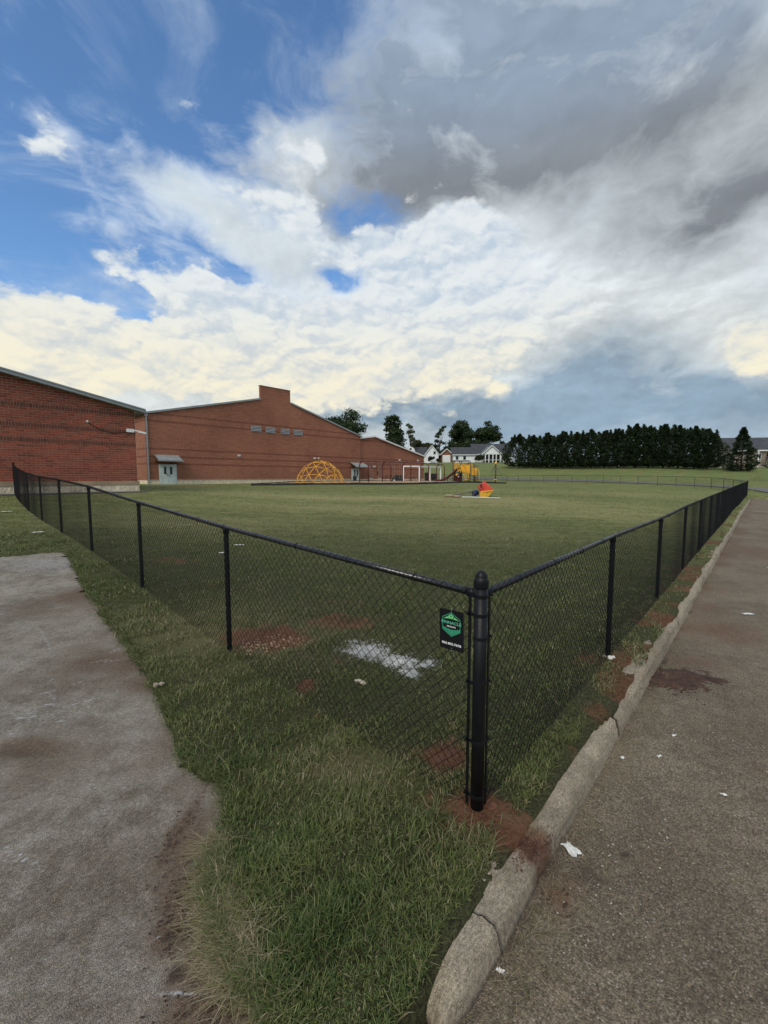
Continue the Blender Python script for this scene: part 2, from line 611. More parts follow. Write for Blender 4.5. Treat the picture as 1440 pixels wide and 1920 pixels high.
M_domebar = mat('yellow_bar', (.80, .40, .05), .45, .12, 3)
M_brownpost = mat('brown_post', (.075, .032, .018), .5, .2, 3)
M_red = mat('faded_red_plastic', (.62, .055, .025), .5, .15, 3)
M_toyyellow = mat('toy_yellow_plastic', (.70, .38, .02), .5, .15, 3)
M_blue = mat('dark_blue_plastic', (.018, .025, .10), .45, .2, 3)
M_wood = mat('weathered_wood', (.33, .25, .16), .85, .25, 4, bump=.4, bscale=20)
M_greywood = mat('grey_board', (.10, .085, .08), .8, .3, 4, bump=.3, bscale=20)
M_bin = mat('black_plastic_bin', (.016, .016, .018), .5, .3, 3)
M_greyplastic = mat('grey_plastic', (.13, .14, .15), .6, .2, 3)
M_edge = mat('black_edging', (.014, .014, .015), .7, .4, 3)
M_mulch = mat('wood_mulch', (.36, .23, .13), .95, .25, 1.2, bump=.8, bscale=12, speck=.2)
M_paper = mat('white_paper', (.66, .66, .63), .8, .14, 60)
M_signwhite = mat('sign_white', (.80, .81, .80), .6, .03, 60)
M_tan = mat('tan_siding', (.30, .25, .21), .8, .12, 1)
M_trunk = mat('bark', (.075, .06, .045), .9, .3, 3, bump=.6, bscale=10)
M_peb = mat('grey_pebble', (.26, .25, .245), .85, .45, 9, col2=(.10, .09, .09))
M_wpeb = mat('white_rubble', (.66, .65, .62), .9, .15, 20, bump=.4, bscale=80)
M_clod = mat('red_clay', (.105, .046, .025), .95, .35, 14, bump=.9, bscale=45, speck=.25)
M_darkclod = mat('damp_clay', (.065, .032, .02), .95, .35, 12, bump=.9, bscale=45, speck=.25)
M_green = mat('sign_green', (.03, .30, .16), .5, .1, 30)
M_lgreen = mat('sign_light_green', (.16, .58, .22), .5, .1, 30)
M_signblack = mat('sign_black', (.006, .006, .008), .6, .2, 20, spec=.2)
M_louvre = mat('louvre_grey', (.34, .335, .33), .6, .1, 3)
M_line = mat('worn_white_line', (.55, .56, .56), .8, .3, 20)
M_brickhouse = mat('house_brick', (.22, .085, .05), .9, .2, 6)


def brick_unit_mat(name, c1, c2, c3):
    m = bpy.data.materials.new(name); m.use_nodes = True
    b = NB(m.node_tree); pb = m.node_tree.nodes['Principled BSDF']
    pb.inputs['Roughness'].default_value = .9
    pb.inputs['Specular IOR Level'].default_value = .25
    r = b.m('FRACT', b.m('ADD', b.n('ShaderNodeObjectInfo').outputs['Random'], b.n('ShaderNodeNewGeometry').outputs['Random Per Island']))
    c = b.mix(b.smooth(r, 0, .6), c1, c2)
    c = b.mix(b.smooth(r, .75, 1.0), c, c3)
    co = b.n('ShaderNodeNewGeometry').outputs['Position']
    n1 = b.noise(co, 22, 5, .65)
    v = b.smooth(n1, .25, .75, .72, 1.28)
    big = b.smooth(b.noise(co, .35, 3, .5), .3, .7, .85, 1.12)
    v = b.m('MULTIPLY', v, big)
    b.link(b.vm('MULTIPLY', c, b.comb(v, v, v)), pb.inputs['Base Color'])
    bp = b.n('ShaderNodeBump'); bp.inputs['Strength'].default_value = .5; bp.inputs['Distance'].default_value = .01
    b.link(b.noise(co, 60, 4, .6), bp.inputs['Height']); b.link(bp.outputs[0], pb.inputs['Normal'])
    return m


M_brick = brick_unit_mat('brick_red', (.225, .058, .034), (.300, .080, .046), (.180, .047, .030))
M_soldier = brick_unit_mat('brick_soldier', (.135, .045, .027), (.17, .055, .032), (.105, .034, .022))


def brick_wall_mat():
    """the far gym walls: courses too small to pick apart, with darker soldier bands"""
    m = bpy.data.materials.new('gym_brickwork'); m.use_nodes = True
    b = NB(m.node_tree); pb = m.node_tree.nodes['Principled BSDF']
    pb.inputs['Roughness'].default_value = .9; pb.inputs['Specular IOR Level'].default_value = .25
    co = b.n('ShaderNodeTexCoord').outputs['Object']
    x, y, z = b.sep(co)
    uv = b.comb(b.m('ADD', x, y), z, 0.0)
    bt = b.n('ShaderNodeTexBrick')
    b.link(uv, bt.inputs['Vector'])
    bt.inputs['Color1'].default_value = (.285, .097, .052, 1)
    bt.inputs['Color2'].default_value = (.220, .074, .041, 1)
    bt.inputs['Mortar'].default_value = (.44, .29, .21, 1)
    bt.inputs['Scale'].default_value = 1.0
    bt.inputs['Mortar Size'].default_value = .008
    bt.inputs['Mortar Smooth'].default_value = .2
    bt.inputs['Brick Width'].default_value = .305
    bt.inputs['Row Height'].default_value = .105
    c = bt.outputs['Color']
    for zb in (2.15, 2.9, 3.7, 6.6, 7.35):
        d = b.m('ABSOLUTE', b.m('SUBTRACT', z, zb))
        c = b.mix(b.m('MULTIPLY', b.m('LESS_THAN', d, .1), .55), c, (.12, .038, .023))
    big = b.smooth(b.noise(co, .18, 4, .55), .3, .7, .86, 1.12)
    st_ = b.noise(b.comb(b.m('MULTIPLY', x, .9), y, b.m('MULTIPLY', z, 6.0)), 1.0, 4, .6)
    v = b.m('MULTIPLY', big, b.smooth(st_, .3, .7, .88, 1.1))
    # pale efflorescence low on the wall
    eff = b.m('MULTIPLY', b.smooth(b.noise(co, 1.6, 4, .6), .58, .78), b.smooth(z, 2.0, .5))
    c = b.mix(b.m('MULTIPLY', eff, .35), c, (.45, .36, .30))
    b.link(b.vm('MULTIPLY', c, b.comb(v, v, v)), pb.inputs['Base Color'])
    return m


M_gym = brick_wall_mat()


def ground_mat():
    m = bpy.data.materials.new('lawn_soil'); m.use_nodes = True
    b = NB(m.node_tree); pb = m.node_tree.nodes['Principled BSDF']
    pb.inputs['Roughness'].default_value = .95; pb.inputs['Specular IOR Level'].default_value = .15
    co = b.n('ShaderNodeNewGeometry').outputs['Position']
    dirt = b.attr('dirt'); dry = b.attr('dry'); far = b.attr('far'); wht = b.attr('white')
    nA = b.noise(co, .5, 6, .62); nB = b.noise(co, 5.0, 6, .65); nC = b.noise(co, 45.0, 5, .65); nD = b.noise(co, .09, 4, .55)
    x, y, z = b.sep(co)
    # mown texture: stretched noise
    str_ = b.noise(b.comb(b.m('MULTIPLY', x, .35), b.m('MULTIPLY', y, 1.6), z), 1.0, 6, .62)
    nF = b.noise(co, 130.0, 4, .7)
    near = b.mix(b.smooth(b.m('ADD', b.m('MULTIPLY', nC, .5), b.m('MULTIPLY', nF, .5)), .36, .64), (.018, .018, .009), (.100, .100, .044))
    farc = b.mix(b.smooth(nB, .3, .7), (.098, .112, .034), (.165, .170, .058))
    farc = b.mix(b.smooth(nA, .35, .7), farc, (.100, .120, .040))
    farc = b.mix(b.m('MULTIPLY', b.smooth(str_, .42, .66), .55), farc, (.215, .205, .090))
    farc = b.mix(b.m('MULTIPLY', b.smooth(nD, .45, .7), .35), farc, (.060, .082, .026))
    cl_ = b.noise(b.comb(b.m('MULTIPLY', x, .9), b.m('MULTIPLY', y, 2.2), z), 2.6, 6, .7)
    cm_ = b.noise(b.comb(x, b.m('MULTIPLY', y, 1.7), z), 7.5, 5, .7)
    cv_ = b.m('MULTIPLY', b.smooth(cl_, .30, .70, .72, 1.62), b.smooth(cm_, .3, .7, .74, 1.30))
    farc = b.vm('MULTIPLY', farc, b.comb(cv_, cv_, cv_))
    stp = b.m('SINE', b.m('MULTIPLY', b.m('ADD', b.m('MULTIPLY', x, .80), b.m('MULTIPLY', y, -.62)), 1.9))
    hillm = b.m('MULTIPLY', b.attr('hill'), b.smooth(stp, -.6, .6))
    farc = b.mix(b.m('MULTIPLY', hillm, .6), farc, (.135, .180, .060))
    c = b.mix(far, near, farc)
    dryf = b.m('MULTIPLY', dry, b.smooth(b.m('ADD', b.m('MULTIPLY', nB, .5), b.m('MULTIPLY', str_, .5)), .30, .52))
    c = b.mix(b.m('MULTIPLY', dryf, .85), c, (.33, .29, .135))
    clay = b.mix(b.smooth(b.m('ADD', b.m('MULTIPLY', nC, .5), b.m('MULTIPLY', nF, .5)), .34, .66), (.045, .021, .012), (.215, .098, .052))
    clay = b.mix(b.smooth(nB, .4, .7), clay, (.19, .098, .056))
    nE = b.noise(co, 14.0, 5, .7)
    df = b.smooth(b.m('ADD', dirt, b.m('ADD', b.m('MULTIPLY', b.m('SUBTRACT', nB, .5), 1.5), b.m('MULTIPLY', b.m('SUBTRACT', nE, .5), .9))), .30, .80)
    c = b.mix(df, c, clay)
    wf = b.smooth(b.m('ADD', wht, b.m('MULTIPLY', b.m('SUBTRACT', b.noise(co, 11, 7, .75), .5), 2.6)), .46, .72)
    c = b.mix(wf, c, b.mix(nC, (.30, .29, .27), (.68, .67, .64)))
    b.link(c, pb.inputs['Base Color'])
    bp = b.n('ShaderNodeBump'); bp.inputs['Strength'].default_value = .9; bp.inputs['Distance'].default_value = .03
    b.link(b.m('ADD', b.m('ADD', nC, b.m('MULTIPLY', nF, .6)), b.m('MULTIPLY', nB, 1.5)), bp.inputs['Height']); b.link(bp.outputs[0], pb.inputs['Normal'])
    return m


def pavement_mat(name, lo, hi, clay_c, agg, k=1.0):
    """cast or asphalt surface: stones, stains (attributes clay, white, dark)"""
    m = bpy.data.materials.new(name); m.use_nodes = True
    b = NB(m.node_tree); pb = m.node_tree.nodes['Principled BSDF']
    pb.inputs['Roughness'].default_value = .88; pb.inputs['Specular IOR Level'].default_value = .3
    co = b.n('ShaderNodeNewGeometry').outputs['Position']
    clay = b.attr('clay'); wht = b.attr('white'); dark = b.attr('dark')
    n0 = b.noise(co, .8, 5, .6); n1 = b.noise(co, 7, 6, .7); n2 = b.noise(co, 60, 4, .7)
    vo = b.n('ShaderNodeTexVoronoi'); b.link(co, vo.inputs['Vector']); vo.inputs['Scale'].default_value = agg
    vr = b.sep(vo.outputs['Color'])[0]
    x, y, z = b.sep(co)
    br_ = b.noise(b.comb(b.m('MULTIPLY', b.m('ADD', x, y), 26.0), b.m('MULTIPLY', b.m('SUBTRACT', x, y), 90.0), z), 1.0, 4, .65)
    c = b.mix(b.smooth(b.m('ADD', b.m('MULTIPLY', n0, .55), b.m('MULTIPLY', n1, .45)), .38, .62), lo, hi)
    v = b.m('MULTIPLY', b.smooth(vr, 0, 1, 1 - .38 * k, 1 + .42 * k), b.smooth(n2, .25, .75, 1 - .34 * k, 1 + .36 * k))
    v = b.m('MULTIPLY', v, b.smooth(br_, .3, .72, .75, 1.3))
    c = b.vm('MULTIPLY', c, b.comb(v, v, v))
    pale = b.m('GREATER_THAN', vr, .965)
    c = b.mix(b.m('MULTIPLY', pale, .45 * k), c, (.42, .38, .33))
    n3 = b.noise(co, 2.6, 6, .65)
    cf = b.smooth(b.m('ADD', clay, b.m('ADD', b.m('MULTIPLY', b.m('SUBTRACT', n1, .5), .9), b.m('MULTIPLY', b.m('SUBTRACT', n3, .5), 1.1))), .22, 1.0)
    cv = b.smooth(n2, .3, .7, .6, 1.35)
    c = b.mix(b.m('MULTIPLY', cf, .85), c, b.vm('MULTIPLY', b.mix(n1, clay_c, tuple(q * .7 for q in clay_c)), b.comb(cv, cv, cv)))
    df = b.smooth(b.m('ADD', dark, b.m('MULTIPLY', b.m('SUBTRACT', n1, .5), .7)), .2, .8)
    c = b.mix(b.m('MULTIPLY', df, .75), c, (.035, .025, .02))
    wf = b.smooth(b.m('ADD', wht, b.m('MULTIPLY', b.m('SUBTRACT', br_, .5), 1.3)), .35, .85)
    c = b.mix(b.m('MULTIPLY', wf, .8), c, (.52, .53, .55))
    b.link(c, pb.inputs['Base Color'])
    bp = b.n('ShaderNodeBump'); bp.inputs['Strength'].default_value = .8; bp.inputs['Distance'].default_value = .006
    b.link(b.m('ADD', b.m('MULTIPLY', vo.outputs['Distance'], -1.0), b.m('MULTIPLY', n2, .9)), bp.inputs['Height'])
    b.link(bp.outputs[0], pb.inputs['Normal'])
    return m


def blade_mat(name):
    m = bpy.data.materials.new(name); m.use_nodes = True
    nt = m.node_tree; b = NB(nt); pb = nt.nodes['Principled BSDF']
    pb.inputs['Roughness'].default_value = .55; pb.inputs['Specular IOR Level'].default_value = .35
    rnd = b.attr('rnd'); dry = b.attr('dry'); tip = b.attr('tip'); pale = b.attr('pale')
    c = b.mix(rnd, (.048, .088, .020), (.210, .232, .074))
    c = b.mix(b.smooth(rnd, .88, 1.0), c, (.25, .25, .11))
    c = b.mix(dry, c, b.mix(rnd, (.22, .17, .095), (.50, .41, .26)))
    c = b.mix(pale, c, b.mix(rnd, (.34, .33, .30), (.66, .65, .62)))
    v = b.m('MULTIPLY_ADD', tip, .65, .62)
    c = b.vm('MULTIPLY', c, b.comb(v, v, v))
    b.link(c, pb.inputs['Base Color'])
    tr = b.n('ShaderNodeBsdfTranslucent'); b.link(c, tr.inputs['Color'])
    mx = b.n('ShaderNodeMixShader'); mx.inputs[0].default_value = .28
    b.link(pb.outputs[0], mx.inputs[1]); b.link(tr.outputs[0], mx.inputs[2])
    b.link(mx.outputs[0], nt.nodes['Material Output'].inputs['Surface'])
    return m


def leaf_mat(name, c1, c2, trans=.25):
    m = bpy.data.materials.new(name); m.use_nodes = True
    nt = m.node_tree; b = NB(nt); pb = nt.nodes['Principled BSDF']
    pb.inputs['Roughness'].default_value = .65; pb.inputs['Specular IOR Level'].default_value = .25
    r = b.n('ShaderNodeNewGeometry').outputs['Random Per Island']
    co = b.n('ShaderNodeNewGeometry').outputs['Position']
    c = b.mix(b.m('MULTIPLY_ADD', b.noise(co, .6, 3, .5), .6, b.m('MULTIPLY', r, .4)), c1, c2)
    b.link(c, pb.inputs['Base Color'])
    tr = b.n('ShaderNodeBsdfTranslucent'); b.link(c, tr.inputs['Color'])
    mx = b.n('ShaderNodeMixShader'); mx.inputs[0].default_value = trans
    b.link(pb.outputs[0], mx.inputs[1]); b.link(tr.outputs[0], mx.inputs[2])
    b.link(mx.outputs[0], nt.nodes['Material Output'].inputs['Surface'])
    return m


M_ground = ground_mat()
M_pad = pavement_mat('stained_concrete', (.142, .117, .086), (.300, .268, .222), (.150, .094, .060), 240, .60)
M_road = pavement_mat('worn_asphalt', (.122, .095, .064), (.190, .151, .106), (.168, .098, .060), 150, .9)
M_kerb = pavement_mat('kerb_concrete', (.235, .195, .140), (.355, .300, .222), (.150, .066, .036), 230, .60)
M_blade = blade_mat('grass_blade')
M_oak = leaf_mat('oak_leaves', (.015, .028, .012), (.048, .072, .024))
M_oak2 = leaf_mat('olive_leaves', (.030, .036, .012), (.070, .070, .024))
M_sparse = leaf_mat('pale_leaves', (.05, .065, .035), (.11, .13, .065))
M_cedar = leaf_mat('cedar_sprays', (.010, .018, .009), (.034, .054, .019), .15)
M_shrub = leaf_mat('shrub_leaves', (.018, .026, .012), (.045, .055, .024))
M_bush = leaf_mat('bush_leaves', (.03, .06, .022), (.07, .11, .04))

# ================================================================== layout curves shared by ground, road, fences
PAD_PX = [(-400, 1062), (0, 1043), (60, 1037), (125, 1033), (138, 1052), (152, 1080), (172, 1118), (192, 1152), (222, 1190), (252, 1228), (282, 1275),
          (312, 1332), (330, 1380), (348, 1430), (385, 1452), (425, 1468), (432, 1510), (428, 1545), (402, 1590), (392, 1640), (398, 1700),
          (420, 1770), (448, 1842), (500, 1880), (520, 1925)]
PAD = [tuple(hit(*q)[:2]) for q in PAD_PX]
PAD += [(-.25, 1.15), (-.02, .95), (-.35, .2), (-1.5, -2.5), (-9, -2.5), (-13, 4)]
FENCE_L = [(.53, 2.24), (-1.58, 4.15), (-3.56, 6.05), (-5.62, 7.96), (-7.66, 9.87), (-9.67, 11.77), (-11.65, 13.68), (-13.6, 15.58), (-15.42, 17.49)]
FENCE_R = [xy(2.69 * i, 0) for i in range(19)]
FAR_PTS = np.array([FENCE_R[-1], (36.2, 43.5), (38.3, 49), (38.4, 54.5), (37.3, 60), (33.4, 70), (26.5, 83), (18, 96), (8, 105), (-4, 111)])
T_ROAD, T_KERB = -.37, -.19
S_END = 46.0


def resample(P, step):
    P = np.asarray(P, float)
    # catmull-rom
    Q = []
    for i in range(len(P) - 1):
        p0 = P[max(i - 1, 0)]; p1 = P[i]; p2 = P[i + 1]; p3 = P[min(i + 2, len(P) - 1)]
        for u in np.linspace(0, 1, 20, endpoint=False):
            Q.append(.5 * ((2 * p1) + (-p0 + p2) * u + (2 * p0 - 5 * p1 + 4 * p2 - p3) * u ** 2 + (-p0 + 3 * p1 - 3 * p2 + p3) * u ** 3))
    Q.append(P[-1]); Q = np.array(Q)
    L = np.concatenate([[0], np.cumsum(np.hypot(*np.diff(Q, axis=0).T))])
    n = max(2, int(round(L[-1] / step)) + 1)
    u = np.linspace(0, L[-1], n)
    return np.column_stack([np.interp(u, L, Q[:, i]) for i in range(Q.shape[1])])


FENCE_F = resample(FAR_PTS, 3.0)

# bare-soil, dry and rubble patches: (photo hint px, py, radius along x, radius along y [m], weight) placed on the terrain
def patch_list(lst):
    return [(*hit(a, b)[:2], rx, ry, w) for (a, b, rx, ry, w) in lst]


DIRT = patch_list([(900, 1540, .26, .22, 1.0), (985, 1585, .16, .12, 1.1), (840, 1425, .20, .16, 1.0), (805, 1500, .09, .08, .7), (575, 1290, .11, .16, 1.0), (590, 1345, .07, .06, .7),
                   (505, 1195, .50, .36, 1.05), (440, 1215, .15, .12, .6), (645, 1165, .6, .35, .75), (610, 1125, .5, .35, .45), (640, 1240, .12, .14, .6), (330, 1052, .6, .3, .6), (430, 1100, .8, .4, .35), (880, 1360, .2, .15, .5),
                   (1130, 1240, .3, .25, .9), (1190, 1245, .22, .25, 1.1), (1155, 1300, .15, .25, .9), (1120, 1340, .1, .2, .8), (1080, 1420, .06, .15, .5), (1250, 1165, .25, .45, 1.0), (1300, 1085, .4, .6, .8), (1290, 1040, .4, .5, .6), (1355, 985, .5, 1.2, .6),
                   (335, 911.5, 2.6, 1.3, 1.1), (400, 913, 5.0, 1.6, .8), (560, 916, 8, 1.0, .6), (640, 917, 9, .8, .55), (1060, 908, 9, 1.6, .75), (1000, 905, 6, 1.4, .5), (1420, 930, .5, 1.5, .5), (950, 1045, .5, .4, .3), (500, 870, 3, 3, .0)])
for s_, w_ in ((2.2, 1.0), (3.1, .7), (4.2, 1.0), (5.2, .6), (6.3, .9), (8.3, .8), (10.2, .8), (12.4, .9), (15, .7), (18, .8), (22, .7), (27, .7)):
    DIRT.append((*xy(s_, -.20), .16 + .05 * s_, .13 + .02 * s_, w_))
DRY = patch_list([(760, 935, 9, 2.2, 1.0), (600, 933, 7, 2.0, .9), (950, 945, 6, 2.0, .7), (700, 955, 8, 2.0, .6), (480, 925, 6, 2.5, .5), (1120, 925, 9, 4, .5), (430, 1180, 1.2, .8, .5), (640, 1450, .35, .2, .6), (380, 980, 4, 2, .4), (1100, 960, 5, 3, .5), (850, 990, 3, 2, .35)])
WHITE = patch_list([(690, 1222, .26, .20, 1.0), (745, 1240, .24, .15, .9), (768, 1262, .13, .11, .9), (800, 1246, .13, .12, .9), (660, 1205, .12, .1, .5)])


def field(lst, x, y):
    v = np.zeros(np.shape(x))
    for (cx, cy, rx, ry, w) in lst:
        v = np.maximum(v, w * np.exp(-(((x - cx) / rx) ** 2 + ((y - cy) / ry) ** 2) * .8))
    return v


# ================================================================== ground sheet
def axis(parts):
    out = []
    for a, b, stp in parts:
        out += list(np.arange(a, b, stp))
    return np.array(out)


def geo_out(a, b, first, ratio):
    out = [a]; stp = first
    while abs(out[-1]) < abs(b):
        out.append(out[-1] + math.copysign(stp, b)); stp *= ratio
    return out[1:]


s_ax = np.array(sorted(geo_out(-4, -1500, .3, 1.35)) + list(axis([(-4, -1.6, .2), (-1.6, 5, .08), (5, 14, .2), (14, 50, .6), (50, 130, 1.6)])) + geo_out(130, 1800, 2, 1.3))
t_ax = np.array(sorted(geo_out(-9.6, -1500, .3, 1.35)) + list(axis([(-9.6, -9.0, .1), (-9.0, -.6, .6), (-.6, -.42, .045), (-.42, -.15, .015), (-.15, .3, .045), (.3, 4, .08), (4, 12, .25), (12, 60, .9), (60, 120, 2)])) + geo_out(120, 1800, 2, 1.3))
S_, T_ = np.meshgrid(s_ax, t_ax, indexing='ij')
GX, GY = xy(S_, T_)
gx_, gy_ = GX.ravel(), GY.ravel()
zg = ghgt(gx_, gy_)
dist = np.hypot(gx_, gy_)
zg += .012 * wob(gx_, gy_, .5, 3) * np.exp(-dist / 12) + .02 * wob(gx_, gy_, 2.5, 9) * np.exp(-dist / 60)
s_f, t_f = S_.ravel(), T_.ravel()
_far = sstep(s_f, 1.0, 1.7)
_tc = -.285 * (1 - _far) + _far * (-.328 + .030 * wob(s_f, s_f * .3, .8, 3) + .012 * wob(s_f, t_f, .12, 18))
zg += _far * .024 * sstep(t_f, -.40, -.34) * sstep(t_f, .05, -.12)
road_in = sstep(t_f, _tc + .018, _tc - .018) * sstep(t_f, -9.4, -9.1) * sstep(s_f, -8.5, -8) * sstep(s_f, S_END + 1, S_END)
zg -= .35 * road_in
pad_in = inpoly(gx_, gy_, PAD)
pad_d = polydist(gx_, gy_, PAD)
zg -= np.where(pad_in, .10 * sstep(pad_d, .0, .12), 0)
ni, nj = S_.shape
idx = np.arange(ni * nj).reshape(ni, nj)
F4 = np.stack([idx[:-1, :-1], idx[1:, :-1], idx[1:, 1:], idx[:-1, 1:]], -1).reshape(-1, 4)
gme = npmesh('ground', np.column_stack([gx_, gy_, zg]), F4)
setattr_f(gme, 'dirt', field(DIRT, gx_, gy_))
setattr_f(gme, 'dry', field(DRY, gx_, gy_))
setattr_f(gme, 'white', field(WHITE, gx_, gy_))
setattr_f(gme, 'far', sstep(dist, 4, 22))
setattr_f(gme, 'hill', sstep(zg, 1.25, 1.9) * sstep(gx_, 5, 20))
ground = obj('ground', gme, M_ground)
ground['kind'] = 'structure'

# ================================================================== concrete pad
px_ax = np.concatenate([np.arange(-13, -4.2, .08), np.arange(-4.2, .3, .02)])
py_ax = np.concatenate([np.arange(-2.4, 1.0, .10), np.arange(1.0, 5.5, .02), np.arange(5.5, 12, .08)])
PXg, PYg = np.meshgrid(px_ax, py_ax, indexing='ij')
X, Y = PXg.ravel(), PYg.ravel()
ins = inpoly(X, Y, PAD)
edge_n = .018 * wob(X, Y, .12, 5) + .010 * wob(X, Y, .04, 15)
keep = (np.where(ins, 1, -1) * polydist(X, Y, PAD) + edge_n) > 0
ni, nj = PXg.shape
idx = np.arange(ni * nj).reshape(ni, nj)
F4 = np.stack([idx[:-1, :-1], idx[1:, :-1], idx[1:, 1:], idx[:-1, 1:]], -1).reshape(-1, 4)
F4 = F4[keep[F4].all(1)]
used = np.unique(F4); remap = -np.ones(len(X), int); remap[used] = np.arange(len(used))
X, Y = X[used], Y[used]
Zp = ghgt(X, Y) - .012 + .004 * wob(X, Y, .6, 13) + .002 * wob(X, Y, .15, 21)
pme = npmesh('pavement', np.column_stack([X, Y, Zp]), remap[F4])
CLAY_P = patch_list([(165, 1112, .55, .55, .95), (120, 1140, 1.0, .6, .5), (215, 1240, .7, .35, .85), (110, 1200, 1.4, .9, .42), (130, 1420, .8, .6, .40), (230, 1600, .4, .5, .34), (285, 1275, .3, .3, .9), (120, 1270, .9, .35, .45), (330, 1370, .22, .5, .75), (50, 1400, .45, .12, .8), (20, 1470, .3, .2, .4),
                     (335, 1560, .07, .30, 1.05), (340, 1680, .12, .16, 1.15), (345, 1600, .09, .4, .9), (325, 1740, .12, .12, 1.1), (380, 1800, .12, .14, 1.0), (330, 1830, .05, .04, 1.1), (390, 1890, .24, .14, 1.0), (250, 1900, .3, .1, .5), (60, 1630, .5, .4, .25), (410, 1780, .12, .2, .7), (330, 1480, .15, .2, .5)])
DARK_P = patch_list([(372, 1640, .045, .05, 1.2), (395, 1625, .04, .03, .9), (315, 1755, .025, .02, .9), (330, 1820, .035, .03, 1.0), (115, 1755, .02, .02, .8), (515, 1890, .05, .05, 1.0), (30, 1410, .3, .06, .5)])
clay = field(CLAY_P, X, Y)
clay = np.maximum(clay, .55 * np.exp(-(polydist(X, Y, PAD[4:24], False) / .16) ** 2) * (.6 + .4 * wob(X, Y, .4, 2)))
dark = field(DARK_P, X, Y)
wht = field(patch_list([(90, 1057, 1.3, .8, .52), (60, 1640, .3, .25, .30), (60, 1340, .5, .3, .42), (150, 1330, .3, .2, .35), (40, 1150, .8, .6, .2), (170, 1470, .3, .15, .2), (250, 1650, .3, .5, .22), (100, 1800, .4, .3, .2)]), X, Y)


def streak(a, b, w, amp):
    global wht
    p = np.array(hit(*a)[:2]); q = np.array(hit(*b)[:2])
    d = polydist(X, Y, [p, q], False)
    wht = np.maximum(wht, amp * np.exp(-(d / w) ** 2))


for q in [((190, 1240), (222, 1236)), ((205, 1222), (245, 1206)), ((168, 1241), (205, 1234)), ((88, 1276), (108, 1267)), ((140, 1281), (152, 1276)), ((35, 1344), (72, 1340)), ((135, 1318), (190, 1304)), ((85, 1318), (130, 1322)), ((15, 1374), (38, 1371)),
          ((110, 1350), (120, 1349)), ((75, 1180), (95, 1215)), ((150, 1155), (165, 1152)), ((70, 1300), (110, 1290)), ((90, 1295), (105, 1310))]:
    streak(*q, .010, .72)
for q in [((0, 1577), (65, 1618)), ((180, 1530), (220, 1640)), ((290, 1853), (315, 1853)), ((420, 1853), (455, 1857)), ((320, 1855), (420, 1855)), ((290, 1826), (300, 1826)), ((380, 1677), (410, 1676)), ((285, 1760), (292, 1755)), ((180, 1476), (190, 1474)), ((228, 1476), (234, 1475))]:
    streak(*q, .006 if q[0][0] < 200 else .010, .8)
for _ in range(110):
    a = (random.uniform(0, 270), random.uniform(1150, 1420))
    b_ = (a[0] + random.uniform(8, 30), a[1] - random.uniform(1, 9))
    streak(a, b_, .011, random.uniform(.22, .5))
for q in [((75, 1180), (92, 1240), (80, 1300)), ((165, 1440), (185, 1500), (195, 1560), (215, 1640), (205, 1720)), ((0, 1500), (70, 1480), (150, 1490)), ((30, 1120), (110, 1105), (180, 1112))]:
    pl_ = [tuple(hit(*a)[:2]) for a in q]
    d_ = polydist(X + .012 * wob(X, Y, .09, 6), Y + .012 * wob(X, Y, .07, 16), pl_, False)
    dark = np.maximum(dark, .62 * np.exp(-(d_ / .009) ** 2))
setattr_f(pme, 'clay', clay); setattr_f(pme, 'white', wht); setattr_f(pme, 'dark', dark)
pad_o = obj('concrete_path', pme, M_pad)
pad_o['kind'] = 'structure'

# ================================================================== road
def road_z(x, y):
    s, t = st(x, y)
    return ghgt(x, y) - .135 * sstep(s, -2.2, -.80)


rs_ax = axis([(-8, -1.5, .2), (-1.5, 6, .04), (6, 14, .1), (14, S_END, .5)])
rt_ax = -axis([(.355, 1.6, .035), (1.6, 4, .12), (4, 9.3, .5)])
RS, RT = np.meshgrid(rs_ax, rt_ax, indexing='ij')
X, Y = xy(RS.ravel(), RT.ravel())
s_f, t_f = RS.ravel(), RT.ravel()
Zr = road_z(X, Y) + .006 * wob(X, Y, .8, 17) * np.exp(-np.hypot(X, Y) / 15)
ni, nj = RS.shape
idx = np.arange(ni * nj).reshape(ni, nj)
F4 = np.stack([idx[:-1, :-1], idx[:-1, 1:], idx[1:, 1:], idx[1:, :-1]], -1).reshape(-1, 4)
rme = npmesh('road', np.column_stack([X, Y, Zr]), F4)


def rhit(px, py):
    return hit(px, py, -.135)


def rpatch(lst):
    return [(*rhit(a, b)[:2], rx, ry, w) for (a, b, rx, ry, w) in lst]


clay = field(rpatch([(1180, 1270, .25, .25, .7), (1330, 1180, .9, .5, .85), (1380, 1200, .6, .4, .7), (1290, 1240, .5, .35, .6), (1040, 1680, .09, .11, 1.0), (1060, 1660, .12, .1, .7), (1400, 1030, 1.2, 2.0, .7), (1420, 1440, .12, .1, .6), (1150, 1350, .15, .3, .4), (1320, 1420, .05, .03, .6), (960, 1760, .12, .12, .4), (1030, 1860, .2, .15, .25), (1250, 1600, .5, .4, .25)]), X, Y)
clay = np.maximum(clay, .75 * np.exp(-((t_f + .5) / .35) ** 2) * sstep(s_f, 2.5, 5) * (.7 + .5 * wob(X, Y, .9, 6)))
clay = np.maximum(clay, .65 * np.exp(-((t_f + 1.1) / .6) ** 2) * sstep(s_f, 6, 10) * (.6 + .6 * wob(X, Y, 1.6, 12)))
dark = field(rpatch([(1100, 1640, .12, .12, .6), (1130, 1600, .15, .1, .35), (1170, 1480, .4, .35, .22), (1000, 1800, .2, .15, .3), (990, 1860, .03, .025, .9), (1170, 1797, .018, .018, 1.0), (1175, 1605, .02, .02, 1.0), (1105, 1745, .018, .018, .8), (1080, 1460, .12, .2, .35)]), X, Y)
